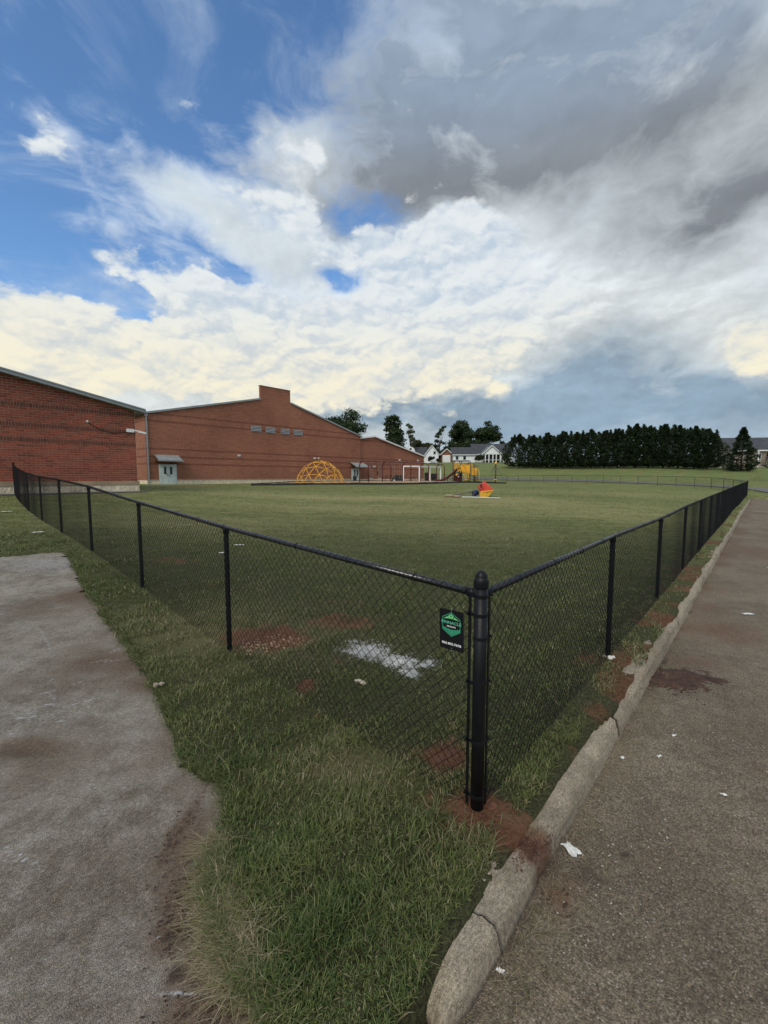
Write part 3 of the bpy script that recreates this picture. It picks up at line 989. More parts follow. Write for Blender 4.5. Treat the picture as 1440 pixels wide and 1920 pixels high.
dark = np.maximum(dark, .5 * np.exp(-((t_f + .40) / .06) ** 2) * (.6 + .5 * wob(X, Y, .3, 8)))
setattr_f(rme, 'clay', clay); setattr_f(rme, 'white', np.zeros(len(X))); setattr_f(rme, 'dark', dark)
road = obj('road', rme, M_road)
road['kind'] = 'structure'
# the drive swings left behind the far fence
Fd = resample(np.array([xy(43, -5.0), (41.5, 45), (42.4, 50), (42.6, 55), (41.2, 61.5), (37.2, 72), (30, 85.5), (21, 99), (10, 108.5), (-4, 114.5)]), 1.2)
dF = np.gradient(Fd, axis=0); dF /= np.linalg.norm(dF, axis=1)[:, None]
nF = np.column_stack([dF[:, 1], -dF[:, 0]])
wd = np.linspace(-1.3, 1.9, 6)
PT = Fd[:, None] + nF[:, None] * wd[None, :, None]
X, Y = PT[..., 0].ravel(), PT[..., 1].ravel()
ni, nj = PT.shape[:2]
idx = np.arange(ni * nj).reshape(ni, nj)
F4 = np.stack([idx[:-1, :-1], idx[1:, :-1], idx[1:, 1:], idx[:-1, 1:]], -1).reshape(-1, 4)
dme = npmesh('road', np.column_stack([X, Y, ghgt(X, Y) + .07]), F4)
M_drive = mat('grey_drive', (.115, .108, .095), .9, .12, .6, bump=.2, bscale=20)
drive = obj('road', dme, M_drive)
drive['kind'] = 'structure'
# two worn white parking lines
for (s0, t0, t1, w) in ((28.5, -.75, -6, .11), (10.3, -1.25, -4.2, .05)):
    mb = MB()
    tt = np.linspace(t0, t1, 12)
    vs = []
    for t_ in tt:
        for ds in (0, w):
            x_, y_ = xy(s0 + ds, t_)
            vs.append((x_, y_, float(road_z(x_, y_)[0]) + .010))
    mb.add(vs, [(2 * i, 2 * i + 1, 2 * i + 3, 2 * i + 2) for i in range(11)])
    o = mb.build('road_marking', M_line)
    o['kind'] = 'structure'

# ================================================================== kerb
kerb = bpy.data.objects.new('kerb', None); COL.objects.link(kerb); kerb['kind'] = 'structure'
PROF = [(-.392, -.22), (-.388, -.13), (-.380, -.08), (-.370, -.040), (-.358, -.016), (-.338, -.002), (-.31, .004), (-.27, .007), (-.235, .008), (-.21, .004), (-.196, -.006), (-.188, -.05), (-.186, -.22)]


def kerb_piece(s0, s1, step, taper0=False, slant=(0, 0)):
    ss = np.arange(s0, s1 + 1e-6, step)
    if ss[-1] < s1 - 1e-4:
        ss = np.append(ss, s1)
    P = np.array(PROF)
    # finer profile
    pp = []
    for i in range(len(P) - 1):
        for u in (0, .5):
            pp.append(P[i] * (1 - u) + P[i + 1] * u)
    pp.append(P[-1]); P = np.array(pp)
    n = len(P)
    V = []
    for i, s in enumerate(ss):
        f = i / max(1, len(ss) - 1)
        tcen = (P[:, 0] + .285)
        sv = s + slant[0] * (1 - f) * tcen + slant[1] * f * tcen
        t_ = P[:, 0].copy(); z = P[:, 1].copy()
        if taper0:
            w = math.sqrt(max(0.0, 1 - (1 - min(1.0, (s - s0) / .26)) ** 2))
            t_ = -.305 + (t_ + .305) * (.18 + .82 * w) - .025 * (1 - w)
            z = np.where(z > -.2, -.2 + (z + .2) * (.25 + .75 * w), z)
        x_, y_ = xy(sv, t_)
        V.append(np.column_stack([x_, y_, z]))
    V = np.array(V)
    fl = V.reshape(-1, 3)
    gh = ghgt(fl[:, 0], fl[:, 1])
    rough = .008 * wob(fl[:, 0], fl[:, 1], .13, 4) + .006 * wob(fl[:, 0], fl[:, 1] + fl[:, 2] * 2, .035, 14) - .010 * sstep(wob(fl[:, 0], fl[:, 1] - fl[:, 2], .07, 27), .75, 1.3)
    up = sstep(fl[:, 2], -.16, -.02)
    fl[:, 2] += rough * up + gh
    sh = .008 * wob(fl[:, 0] + fl[:, 2] * 3, fl[:, 1], .16, 24)
    fl[:, 0] += sh * E2[0]; fl[:, 1] += sh * E2[1]
    ns = len(ss)
    idx = np.arange(ns * n).reshape(ns, n)
    F4 = np.stack([idx[:-1, :-1], idx[:-1, 1:], idx[1:, 1:], idx[1:, :-1]], -1).reshape(-1, 4)
    # end caps as fans
    V2 = np.vstack([fl, V[0].mean(0), V[-1].mean(0)])
    V2[-2] = fl[:n].mean(0); V2[-1] = fl[-n:].mean(0)
    F3 = [(i, i + 1, len(fl)) for i in range(n - 1)] + [((ns - 1) * n + i + 1, (ns - 1) * n + i, len(fl) + 1) for i in range(n - 1)]
    me = npmesh('kerb_segment', V2, F4, F3)
    Xk, Yk = V2[:, 0], V2[:, 1]
    sk, tk = st(Xk, Yk)
    cl_ = .75 * sstep(tk, -.27, -.19) * (.55 + .6 * wob(Xk, Yk, .25, 7))
    cl_ = np.maximum(cl_, field([(*hit(1000, 1585)[:2], .12, .11, 1.3), (*hit(1005, 1500)[:2], .07, .08, .8), (*hit(960, 1625)[:2], .10, .08, .6)], Xk, Yk))
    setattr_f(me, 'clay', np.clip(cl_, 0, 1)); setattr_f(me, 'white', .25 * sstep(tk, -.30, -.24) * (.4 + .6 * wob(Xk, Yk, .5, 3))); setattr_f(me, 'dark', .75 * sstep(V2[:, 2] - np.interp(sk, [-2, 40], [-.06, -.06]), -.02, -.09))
    return obj('kerb_segment', me, M_kerb, kerb)


kerb_piece(-.872, -.502, .015, taper0=True, slant=(0, -.25))
kerb_piece(-.497, 1.52, .02, slant=(-.25, .3))
ks = [1.532]
while ks[-1] < 40:
    ks.append(ks[-1] + 3.05)
for a, b_ in zip(ks[:-1], ks[1:]):
    kerb_piece(a, b_ - .012, .03 if a < 6 else (.1 if a < 15 else .3))

# ================================================================== chain-link fences
def polyline_fn(P, Zt, Zb):
    P = np.asarray(P, float)
    L = np.concatenate([[0], np.cumsum(np.hypot(*np.diff(P, axis=0).T))])
    def f(u):
        x_ = np.interp(u, L, P[:, 0]); y_ = np.interp(u, L, P[:, 1])
        i = np.clip(np.searchsorted(L, u, side='right') - 1, 0, len(P) - 2)
        d = (P[1:] - P[:-1]) / np.diff(L)[:, None]
        return x_, y_, np.interp(u, L, Zt), d[i]
    return f, L


def link_fabric(P, Zt, side, origin, u0, u1, pitch=.0355, r=.0025, J=36, sides=4, over=.034):
    """woven wires: each zigzags up the fence and meets its neighbours"""
    f, L = polyline_fn(P, Zt, None)
    n = int((u1 - u0) / pitch)
    ui = u0 + np.arange(n) * pitch
    j = np.arange(J)
    ph = (j[None] + np.arange(n)[:, None]) % 2
    U = ui[:, None] + ph * pitch
    x_, y_, zt, d = f(U.ravel())
    gb = ghgt(x_, y_) + .015
    fr = np.tile(j / (J - 1), n)
    z = gb + (zt + over - gb) * fr
    nx, ny = d[:, 1] * side, -d[:, 0] * side
    dep = np.where(ph == 0, -.0022, .0022).ravel() + .024
    sag = .004 * np.sin(U.ravel() * 3.1)
    cx, cy = x_ + nx * (dep + sag), y_ + ny * (dep + sag)
    rings = []
    for q in range(sides):
        a = 2 * math.pi * q / sides
        c_, s_ = math.cos(a) * r * 1.3, math.sin(a) * r
        rings.append(np.column_stack([cx + d[:, 0] * c_ + nx * s_, cy + d[:, 1] * c_ + ny * s_, z]))
    V = np.stack(rings, 1) - np.asarray(origin)[None, None]
    base = np.arange(n * J).reshape(n, J)[:, :-1].ravel() * sides
    F = []
    for q in range(sides):
        q2 = (q + 1) % sides
        F.append(np.stack([base + q, base + q2, base + sides + q2, base + sides + q], -1))
    return npmesh('chain_link', V.reshape(-1, 3), np.concatenate(F), None, smooth=True)


HF = 1.26


def post_shape(h, r=.025, n=12):
    mb = MB()
    mb.tube([(0, 0, -.05), (0, 0, h)], r, n)
    return mb


def loop_cap(h, r):
    mb = MB()
    mb.lathe([(r + .004, h - .06), (r + .004, h - .005), (r * .8, h + .012), (r * .3, h + .02)], 12)
    return mb


def build_run(name, P, label, side, mat_p, mat_w, u_a, mesh_to, skip_first=True, rail_r=.021, zt_over=None, sides=4, radius=.0020, pitch=.0355, J=36):
    P = [np.array(p) for p in P]
    gb = [gz(*p) for p in P]
    zt = np.array([g_ + HF for g_ in gb])
    if zt_over is not None:
        zt = np.array(zt_over)
    org = (P[0][0], P[0][1], gb[0])
    root = thing(name, org, label, 'fence', 'chain link fences around the field')
    for i in range(1 if skip_first else 0, len(P)):
        h = zt[i] - gb[i]
        big = i == len(P) - 1
        mb = post_shape(h + (.09 if big else 0), .034 if big else .025)
        po = mb.build('post', mat_p, root, (P[i][0] - org[0], P[i][1] - org[1], gb[i] - org[2]), smooth=False)
        loop_cap(h + (.09 if big else 0), .034 if big else .026).build('post_cap', mat_p, po, smooth=True)
    # top rail in one length, following the ground
    pts = []
    f, L = polyline_fn(P, zt, None)
    for a, b_ in zip(L[:-1], L[1:]):
        for u in (a, a + (b_ - a) * .5):
            x_, y_, z_, _ = f(np.array([u]))
            pts.append((x_[0] - org[0], y_[0] - org[1], z_[0] - org[2]))
    x_, y_, z_, _ = f(np.array([L[-1]]))
    pts.append((x_[0] - org[0], y_[0] - org[1], z_[0] - org[2]))
    d0 = Vector(pts[1]) - Vector(pts[0]); pts[0] = tuple(Vector(pts[0]) + d0.normalized() * .03)
    mb = MB(); mb.tube(pts, rail_r, 10)
    mb.build('top_rail', M_rail if mat_p is M_black else mat_p, root, smooth=True)
    me = link_fabric(P, zt, side, org, u_a, mesh_to if mesh_to else L[-1], r=radius, sides=sides, pitch=pitch, J=J)
    fo = obj('chain_link', me, mat_w, root)
    fo['kind'] = 'stuff'
    return root, f, L, zt, org


RAIL_L = [1.262, 1.40, 1.54, 1.725, 1.845, 1.915, 2.04, 2.235, 2.42]
RAIL_R = [1.262, 1.30, 1.29, 1.33, 1.345, 1.36, 1.375, 1.39, 1.41, 1.42, 1.44, 1.45, 1.46, 1.475, 1.49, 1.50, 1.51, 1.52, 1.535]
runL, fL, LL, ztL, orgL = build_run('chain_link_fence', FENCE_L, 'black chain link fence running left from the corner post to the brick building', 1 * -1, M_black, M_wire, .045, None, zt_over=RAIL_L)
runR, fR, LR, ztR, orgR = build_run('chain_link_fence', FENCE_R, 'black chain link fence running away along the kerb and the asphalt road', 1, M_black, M_wire, .045, None, zt_over=RAIL_R, sides=3)
runF, fF, LF, ztF, orgF = build_run('chain_link_fence', FENCE_F, 'far chain link fence with thin dark posts below the grassy hill', 1, M_farfence, M_farfence, .05, None, zt_over=None, sides=3, radius=.0018, pitch=.06, J=22, rail_r=.024)

# bracing details next to the corner: tension bars, rail ends, ties
for root, f, org, side in ((runL, fL, orgL, -1), (runR, fR, orgR, 1)):
    x_, y_, z_, d = f(np.array([.052]))
    nx, ny = d[0][1] * side, -d[0][0] * side
    q = Vector((x_[0] - org[0] + nx * .024, y_[0] - org[1] + ny * .024, 0))
    mb = MB(); mb.box(q + Vector((0, 0, .62)), (.016, .006, 1.25), math.atan2(d[0][1], d[0][0]))
    mb.build('tension_bar', M_black, root)
    mb = MB()
    mb.tube([(d[0][0] * .033, d[0][1] * .033, z_[0] - org[2]), (d[0][0] * .085, d[0][1] * .085, z_[0] - org[2] + .002)], [.027, .026], 10)
    mb.build('rail_end', M_black, root, smooth=True)
    mb = MB()
    for u in np.arange(.45, 9.0, .61):
        x_, y_, z_, d = f(np.array([u]))
        nx, ny = d[0][1] * side, -d[0][0] * side
        c = Vector((x_[0] - org[0], y_[0] - org[1], z_[0] - org[2]))
        ring = [c + Vector((nx * math.cos(a) * .026 + nx * .004, ny * math.cos(a) * .026 + ny * .004, math.sin(a) * .025)) for a in np.linspace(0, 2 * math.pi, 11)]
        mb.tube(ring, .0022, 4, cap=False)
    tw = mb.build('tie_wire', M_wire, root)
    tw['kind'] = 'stuff'

# corner post
cp_o = thing('fence_post', (.53, 2.24, gz(.53, 2.24)), 'thick black corner post with a round cap where the two fences meet', 'fence post')
mb = MB(); mb.tube([(0, 0, -.1), (0, 0, .7), (0, 0, 1.345)], .0365, 24)
mb.build('shaft', M_black, cp_o, smooth=True)
mb = MB(); mb.lathe([(.0395, 1.30), (.0405, 1.303), (.0405, 1.343), (.0385, 1.349), (.034, 1.352), (.0335, 1.362), (.030, 1.375), (.022, 1.388), (.011, 1.395), (.002, 1.397)], 24)
mb.build('dome_cap', M_black, cp_o, smooth=True)
dL = np.array(FENCE_L[1]) - np.array(FENCE_L[0]); dL /= np.linalg.norm(dL)
for zb, dirs in ((1.255, 'LR'), (1.15, 'L'), (1.02, 'R'), (.76, 'LR'), (.42, 'LR'), (.10, 'LR')):
    mb = MB(); mb.lathe([(.037, zb - .010), (.0388, zb - .009), (.0388, zb + .009), (.037, zb + .010)], 20)
    for c_, dv, sd in (('L', dL, -1), ('R', E1, 1)):
        if c_ in dirs:
            nx, ny = dv[1] * sd, -dv[0] * sd
            mb.box((dv[0] * .048 + nx * .022, dv[1] * .048 + ny * .022, zb), (.042, .010, .02), math.atan2(dv[1], dv[0]))
            mb.tube([(dv[0] * .062 + nx * .010, dv[1] * .062 + ny * .010, zb), (dv[0] * .062 + nx * .040, dv[1] * .062 + ny * .040, zb)], .006, 6)
    mb.build('tension_band', M_black, cp_o)

# ------------------------------------------------------------------ sign on the left run
u_s = .165
x_, y_, z_, d = fL(np.array([u_s]))
d = d[0]; nrm = np.array([-d[1], d[0]])     # towards the camera side
if nrm @ np.array([0 - x_[0], 0 - y_[0]]) < 0:
    nrm = -nrm
sgn = bpy.data.objects.new('sign', None); COL.objects.link(sgn)
tag(sgn, 'small black sign with a green mountain hexagon and white phone number wired to the fence', 'sign')
sgn.location = (x_[0] + nrm[0] * .034, y_[0] + nrm[1] * .034, 1.030)
# local x: reading direction (left to right seen from the camera) = -d ; local y up-normal handled by z
xd = Vector((-d[0], -d[1], 0)).normalized()
nd = Vector((nrm[0], nrm[1], 0)).normalized()
zd = Vector((0, 0, 1))
roll = Matrix.Rotation(R(1.5), 3, nd)
M3 = roll @ Matrix((xd, zd, nd)).transposed()
sgn.rotation_euler = M3.to_euler()
SWd, SHt = .160, .232


def rrect(w, h, r, n=5):
    pts = []
    for cx, cy, a0 in ((w / 2 - r, h / 2 - r, 0), (-w / 2 + r, h / 2 - r, 90), (-w / 2 + r, -h / 2 + r, 180), (w / 2 - r, -h / 2 + r, 270)):
        for i in range(n):
            a = R(a0 + 90 * i / (n - 1)); pts.append((cx + r * math.cos(a), cy + r * math.sin(a), 0))
    return pts


mb = MB(); mb.prism(rrect(SWd, SHt, .010), (0, 0, -.002)); panel = mb.build('panel', M_signblack, sgn)


def flat(name, polys, m, z, parent=sgn, th=.0006):
    mb = MB()
    for p in polys:
        mb.prism([(a, b_, z) for a, b_ in p], (0, 0, th))
    return mb.build(name, m, parent)


cy0 = .030
hexo = [(0, .072), (.060, .040), (.060, -.034), (0, -.068), (-.060, -.034), (-.060, .040)]
def hx(k_, pts=hexo):
    return [(x * k_, y * k_ + cy0) for x, y in pts]
# hexagon outline upper part, mountain, name band, picket fence in the lower half
def frame_polys(a, b_):
    out = []
    for i in range(6):
        j = (i + 1) % 6
        out.append([a[i], a[j], b_[j], b_[i]])
    return out
flat('emblem', frame_polys(hx(1.0), hx(.94)), M_green, .0005)
flat('emblem', [[(-.053, cy0 + .030), (-.040, cy0 + .037), (-.022, cy0 + .048), (0, cy0 + .064), (.016, cy0 + .051), (.030, cy0 + .043), (.053, cy0 + .030), (.03, cy0 + .034), (0, cy0 + .036), (-.03, cy0 + .034)]], M_lgreen, .0006)
flat('emblem', [[(-.004, cy0 + .056), (.004, cy0 + .050), (.001, cy0 + .043), (-.004, cy0 + .047)], [(.014, cy0 + .047), (.022, cy0 + .042), (.018, cy0 + .037), (.012, cy0 + .039)], [(-.024, cy0 + .043), (-.016, cy0 + .041), (-.021, cy0 + .037)]], M_signblack, .0013)
pk = []
for i in range(-5, 6):
    xc = i * .0104
    ybot = -.062 + abs(xc) * .55 + cy0
    ytop = -.024 + cy0 + (.003 if abs(i) > 3 else 0) - .002 * (5 - abs(i)) * .5
    pk.append([(xc - .0042, ybot), (xc + .0042, ybot), (xc + .0042, ytop), (xc, ytop + .004), (xc - .0042, ytop)])
flat('emblem', pk, M_green, .0006)


def text(body, size, m, pos, parent, wid=None):
    cu = bpy.data.curves.new('lettering', 'FONT')
    cu.body = body; cu.size = size; cu.align_x = 'CENTER'; cu.align_y = 'CENTER'; cu.extrude = .0003; cu.offset = size * .018
    tmp = bpy.data.objects.new('lettering', cu)
    COL.objects.link(tmp)
    bpy.context.view_layer.update()
    me = bpy.data.meshes.new_from_object(tmp.evaluated_get(bpy.context.evaluated_depsgraph_get()))
    bpy.data.objects.remove(tmp)
    co = np.empty(len(me.vertices) * 3); me.vertices.foreach_get('co', co); co = co.reshape(-1, 3)
    if wid:
        co[:, 0] *= wid / (co[:, 0].max() - co[:, 0].min())
    me.vertices.foreach_set('co', co.ravel())
    me.materials.clear()
    return obj('lettering', me, m, parent, pos)


M_signgrey = mat('sign_outline_green', (.10, .42, .28), .5, .05, 30)
text('PINNACLE', .024, M_signgrey, (0, cy0 + .011, .001), sgn, .132)
text('FENCING', .011, M_signwhite, (0, cy0 - .011, .001), sgn, .058)
text('865.805.7678', .0185, M_signwhite, (0, -.082, .001), sgn, .128)
mb = MB()
mb.tube([(0, SHt / 2 - .012, .001), (0.002, SHt / 2 + .006, -.004), (0, SHt / 2 + .010, -.02)], .0016, 5)
mb.build('wire_tie', M_trim, sgn)
mb = MB()
mb.tube([(0, -SHt / 2 + .012, .001), (0.002, -SHt / 2 - .006, -.004), (0, -SHt / 2 - .010, -.02)], .0016, 5)
mb.build('wire_tie', M_trim, sgn)

# ================================================================== brick building by the left fence
RZ = math.atan2(E1[1], E1[0])
B1 = np.array([-12.47, 21.25]); B1z = 1.19
b1 = thing('brick_building', (B1[0], B1[1], B1z), 'red brick school wing at the left edge with soldier courses and a grey eave', 'building', rz=RZ)
SL = .2
XL = -13.0           # left extent of the gable wall (ridge), local x
H0 = 4.02            # wall height at the right corner
def eave(x):
    return H0 - SL * x if x > XL else H0 - SL * XL - SL * (XL - x)
wall_prof = [(0, 0), (0, H0), (XL, eave(XL)), (2 * XL, H0), (2 * XL, 0)]
mb = MB(); mb.prism([(x, .012, z) for x, z in wall_prof], (0, 24, 0)); mb.build('wall', M_mortar, b1)
# side face bricks are hidden; roof
mb = MB()
OV = .34
for a, b_ in (((OV, H0 + .02 - SL * OV), (XL, eave(XL) + .02)), ((XL, eave(XL) + .02), (2 * XL - OV, H0 + .02 - SL * OV))):
    mb.prism([(a[0], -.30, a[1]), (b_[0], -.30, b_[1]), (b_[0], -.30, b_[1] + .10), (a[0], -.30, a[1] + .10)], (0, 24.6, 0))
roof_o = mb.build('roof', M_canopy, b1)
mb = MB()
mb.prism([(OV + .02, -.36, H0 - .02 - SL * OV), (XL, -.36, eave(XL) - .02), (XL, -.36, eave(XL) + .15), (OV + .02, -.36, H0 + .15 - SL * OV)], (0, .058, 0))
mb.prism([(OV + .05, -.39, H0 + .10 - SL * OV), (XL, -.39, eave(XL) + .10), (XL, -.39, eave(XL) + .16), (OV + .05, -.39, H0 + .16 - SL * OV)], (0, .028, 0))
mb.prism([(OV + .02, -.301, H0 - .02 - SL * OV), (OV + .02, 24, H0 - .02 - SL * OV), (OV + .02, 24, H0 + .13 - SL * OV), (OV + .02, -.301, H0 + .13 - SL * OV)], (.07, 0, 0))
mb.build('fascia', M_trim, roof_o)
mb = MB()
mb.prism([(OV, -.30, H0 - .03 - SL * OV), (XL, -.30, eave(XL) - .03), (XL, -.30, eave(XL) - .01), (OV, -.30, H0 - .01 - SL * OV)], (0, .31, 0))
mb.build('soffit', M_trim, roof_o)
# base
mb = MB(); mb.box((XL / 2 + .02, -.03, .44), (-XL + .06, .12, .19)); mb.build('water_table', M_band, b1)
bw = .405
blk_rng = np.random.default_rng(5)
x0 = .045
while x0 > -9:
    mb = MB()
    n_u, n_v = 6, 4
    vs = []; fs = []
    for i in range(n_u + 1):
        for j in range(n_v + 1):
            e_ = i in (0, n_u) or j in (0, n_v)
            vs.append((x0 - bw * .985 + i * bw * .985 / n_u - 0, -.055 - (0 if e_ else blk_rng.uniform(.002, .020)), -.08 + j * .42 / n_v))
    for i in range(n_u):
        for j in range(n_v):
            a = i * (n_v + 1) + j
            fs.append((a, a + n_v + 1, a + n_v + 2, a + 1))
    mb.add(vs, fs)
    mb.build('block', M_stone, b1)
    x0 -= bw
mb = MB(); mb.box((XL / 2, -.02, .13), (-XL, .06, .43)); mb.build('foundation', M_mortar, b1)
mb = MB(); mb.box((-4.1, -.42, -.03), (8.5, .6, .10)); mb.build('apron', M_drive, b1)
# brick courses
BW, BHt = .305, .107
rows = []
z = .535
def add_rows(n, p):
    global z
    for _ in range(n):
        rows.append((z, p)); z += p
sold = []
add_rows(16, .1065)
sold.append(z); z += .2
add_rows(4, .1065)
sold.append(z); z += .2
add_rows(6, .1065)
sold.append(z); z += .2
add_rows(24, .1065)
def bmesh_box(w, h, dp):
    mb = MB()
    c_ = .004
    vs = [(0, 0, 0), (w, 0, 0), (w, 0, h), (0, 0, h), (c_, -dp, c_), (w - c_, -dp, c_), (w - c_, -dp, h - c_), (c_, -dp, h - c_)]
    mb.add(vs, [(4, 5, 6, 7), (0, 1, 5, 4), (1, 2, 6, 5), (2, 3, 7, 6), (3, 0, 4, 7)])
    return mb
bk_me = bmesh_box(BW - .014, .1065 - .015, .014).mesh('brick')
bk_me.materials.append(M_brick)
bricks = []
for ri, (zr, p_) in enumerate(rows):
    xx = -BW * (.5 if ri % 2 else 0) - .003
    xs = [xx - BW * (k_ + 1) for k_ in range(32)]
    if ri % 2 and zr + .11 < eave(-BW):
        bricks.append((-BW * .5, zr, .5))
    for x_ in xs:
        if x_ < XL + .3 or x_ < -9.2:
            continue
        if zr > eave(x_ + BW / 2) - .03:
            continue
        bricks.append((x_, zr, 1.0))
def to_px(xl, zl):
    X_ = B1[0] + E1[0] * xl; Y_ = B1[1] + E1[1] * xl; Z_ = B1z + zl - EYE
    yc = Y_ * math.cos(PITCH) - Z_ * math.sin(PITCH); zc = Y_ * math.sin(PITCH) + Z_ * math.cos(PITCH)
    return 720 + FPX * X_ / yc, 960 - FPX * zc / yc
full = sorted([b_ for b_ in bricks if b_[2] == 1.0 and to_px(b_[0] + .15, b_[1])[0] > -12], key=lambda b_: b_[0])
single = set(full[:300])
rest = MB(); unit = bmesh_box(BW - .014, .1065 - .015, .014); half = bmesh_box(BW / 2 - .012, .1065 - .015, .014)
jr = random.Random(3)
for b_ in bricks:
    if b_ in single:
        o = obj('brick', bk_me, None, b1, (b_[0], -.0005 - jr.uniform(0, .004) + .012, b_[1]), (0, jr.uniform(-.004, .004), 0))
    else:
        src = unit if b_[2] == 1.0 else half
        rest.add([(v[0] + b_[0], v[1] + .011 - jr.uniform(0, .004), v[2] + b_[1]) for v in src.v], src.f)
o = rest.build('brick', M_brick, b1); o['kind'] = 'stuff'
sm = MB(); su = bmesh_box(.1015 - .018, .2 - .014, .014)
for zs in sold:
    for i in range(90):
        x_ = -.1015 * (i + 1)
        if zs + .15 < eave(x_):
            sm.add([(v[0] + x_, v[1] + .012 - .012 - jr.uniform(0, .004), v[2] + zs) for v in su.v], su.f)
o = sm.build('soldier_course', M_soldier, b1); o['kind'] = 'stuff'
# floodlight, junction box and slack cable near the corner
fl = MB(); fl.box((-.26, -.07, 3.02), (.32, .12, .16)); flo = fl.build('floodlight', M_white, b1)
mb = MB(); mb.tube([(-.10, -.08, 3.03), (.02, -.14, 3.02), (.12, -.20, 2.99)], .03, 8); mb.build('arm', M_white, flo)
mb = MB()
mb.add([(.05, -.30, 3.03), (.38, -.34, 2.95), (.40, -.12, 2.95), (.07, -.10, 3.03), (.05, -.30, 2.93), (.36, -.34, 2.88), (.38, -.12, 2.88), (.07, -.10, 2.93)],
       [(0, 1, 2, 3), (4, 7, 6, 5), (0, 4, 5, 1), (1, 5, 6, 2), (2, 6, 7, 3), (3, 7, 4, 0)])
mb.build('lamp_head', M_white, flo)
mb = MB(); mb.lathe([(.05, 0), (.05, .05), (.03, .07)], 10, (0, 0, 0))
jb = mb.build('junction_box', M_white, b1, (-2.02, -.005, 3.30), rot=(math.pi / 2, 0, 0))
mb = MB()
pts = []
for f_ in np.linspace(0, 1, 14):
    pts.append((-2.02 + f_ * 1.75, -.03, 3.28 + (3.0 - 3.28) * f_ - .42 * 4 * f_ * (1 - f_) * .62))
mb.tube(pts, .012, 5); mb.build('cable', M_black, b1)

# ================================================================== gym with parapet gable and lower wing
G0 = at(277, 908, 43.5); G0[2] = 1.18
gym = thing('school_gym', tuple(G0), 'large red brick gym with a stepped gable parapet and four louvred vents', 'building', rz=RZ)
KG = 43.5 * (712 + 443)
def lx(px):
    u = px - 720
    return (KG / (712 - u) - 43.5) / E1[1]
def lz(px, py):
    D = 43.5 + lx(px) * E1[1]
    return (895 - py) / FPX * D + EYE - G0[2]
xp0, xp1, xe = lx(492), lx(547), lx(676)
zE0, zE1, zPk = lz(277, 778), lz(676, 820), lz(520, 732)
zs0, zs1 = lz(492, 752), lz(547, 760)
prof = [(0, 0), (0, zE0), (xp0, zs0), (xp0, zPk), (xp1, zPk), (xp1, zs1), (xe, zE1), (xe, 0)]
mb = MB()
mb.prism([(x, 0, z) for x, z in prof], (0, .3, 0))
mb.span((0, .3, 0), (.3, 30, zE0)); mb.span((xe - .3, .3, 0), (xe, 30, zE1)); mb.span((0, 29.7, 0), (xe, 30, min(zE0, zE1)))
mb.build('wall', M_gym, gym)
# roof slabs behind the parapet
mb = MB()
xm = (xp0 + xp1) / 2; zm = max(zs0, zs1) + .35
mb.prism([(-.35, -.12, zE0 - .06), (xp0 - .01, -.12, zs0 + .02), (xp0 - .01, -.12, zs0 + .14), (-.35, -.12, zE0 + .08)], (0, 30.2, 0))
mb.prism([(xp1 + .01, -.12, zs1 + .02), (xe + .2, -.12, zE1 - .04), (xe + .2, -.12, zE1 + .10), (xp1 + .01, -.12, zs1 + .16)], (0, 30.2, 0))
mb.prism([(xp0 - .01, .31, zs0 + .02), (xm, .31, zm), (xp1 + .01, .31, zs1 + .02), (xp1 + .01, .31, zs1 + .16), (xm, .31, zm + .14), (xp0 - .01, .31, zs0 + .16)], (0, 29.6, 0))
rf = mb.build('roof', M_canopy, gym)
mb = MB()
mb.prism([(-.4, -.17, zE0 - .10), (xp0 - .02, -.17, zs0 - .03), (xp0 - .02, -.17, zs0 + .17), (-.4, -.17, zE0 + .11)], (0, .048, 0))
mb.prism([(xp1 + .02, -.17, zs1 - .03), (xe + .25, -.17, zE1 - .09), (xe + .25, -.17, zE1 + .12), (xp1 + .02, -.17, zs1 + .18)], (0, .048, 0))
mb.prism([(-.42, -.121, zE0 - .08), (-.42, 30, zE0 - .08), (-.42, 30, zE0 + .12), (-.42, -.121, zE0 + .12)], (.06, 0, 0))
mb.build('fascia', M_trim, rf)
mb = MB(); mb.span((xp0 - .05, -.06, zPk), (xp1 + .05, .36, zPk + .05)); mb.build('coping', M_brickhouse, gym)
mb = MB(); mb.span((-.05, -.05, -.3), (lx(299) - .02, .02, .40)); mb.span((lx(332) + .02, -.05, -.3), (lx(659.5) - .02, .02, .40)); mb.span((lx(674) + .02, -.05, -.3), (xe, .02, .40))
mb.span((-.05, .02, -.3), (-.001, 30, .40))
mb.build('stone_base', M_stone, gym)
mb = MB(); mb.span((-.06, -.07, .40), (lx(299) - .02, .02, .52)); mb.span((lx(332) + .02, -.07, .40), (lx(659.5) - .02, .02, .52)); mb.span((lx(674) + .02, -.07, .40), (xe, .02, .52))
mb.build('water_table', M_band, gym)
mb = MB(); mb.span((.05, -.15, 0), (.17, -.03, zE0 - .1)); mb.span((-.05, -.22, zE0 - .2), (.25, -.10, zE0 - .08)); mb.build('downspout', M_trim, gym)
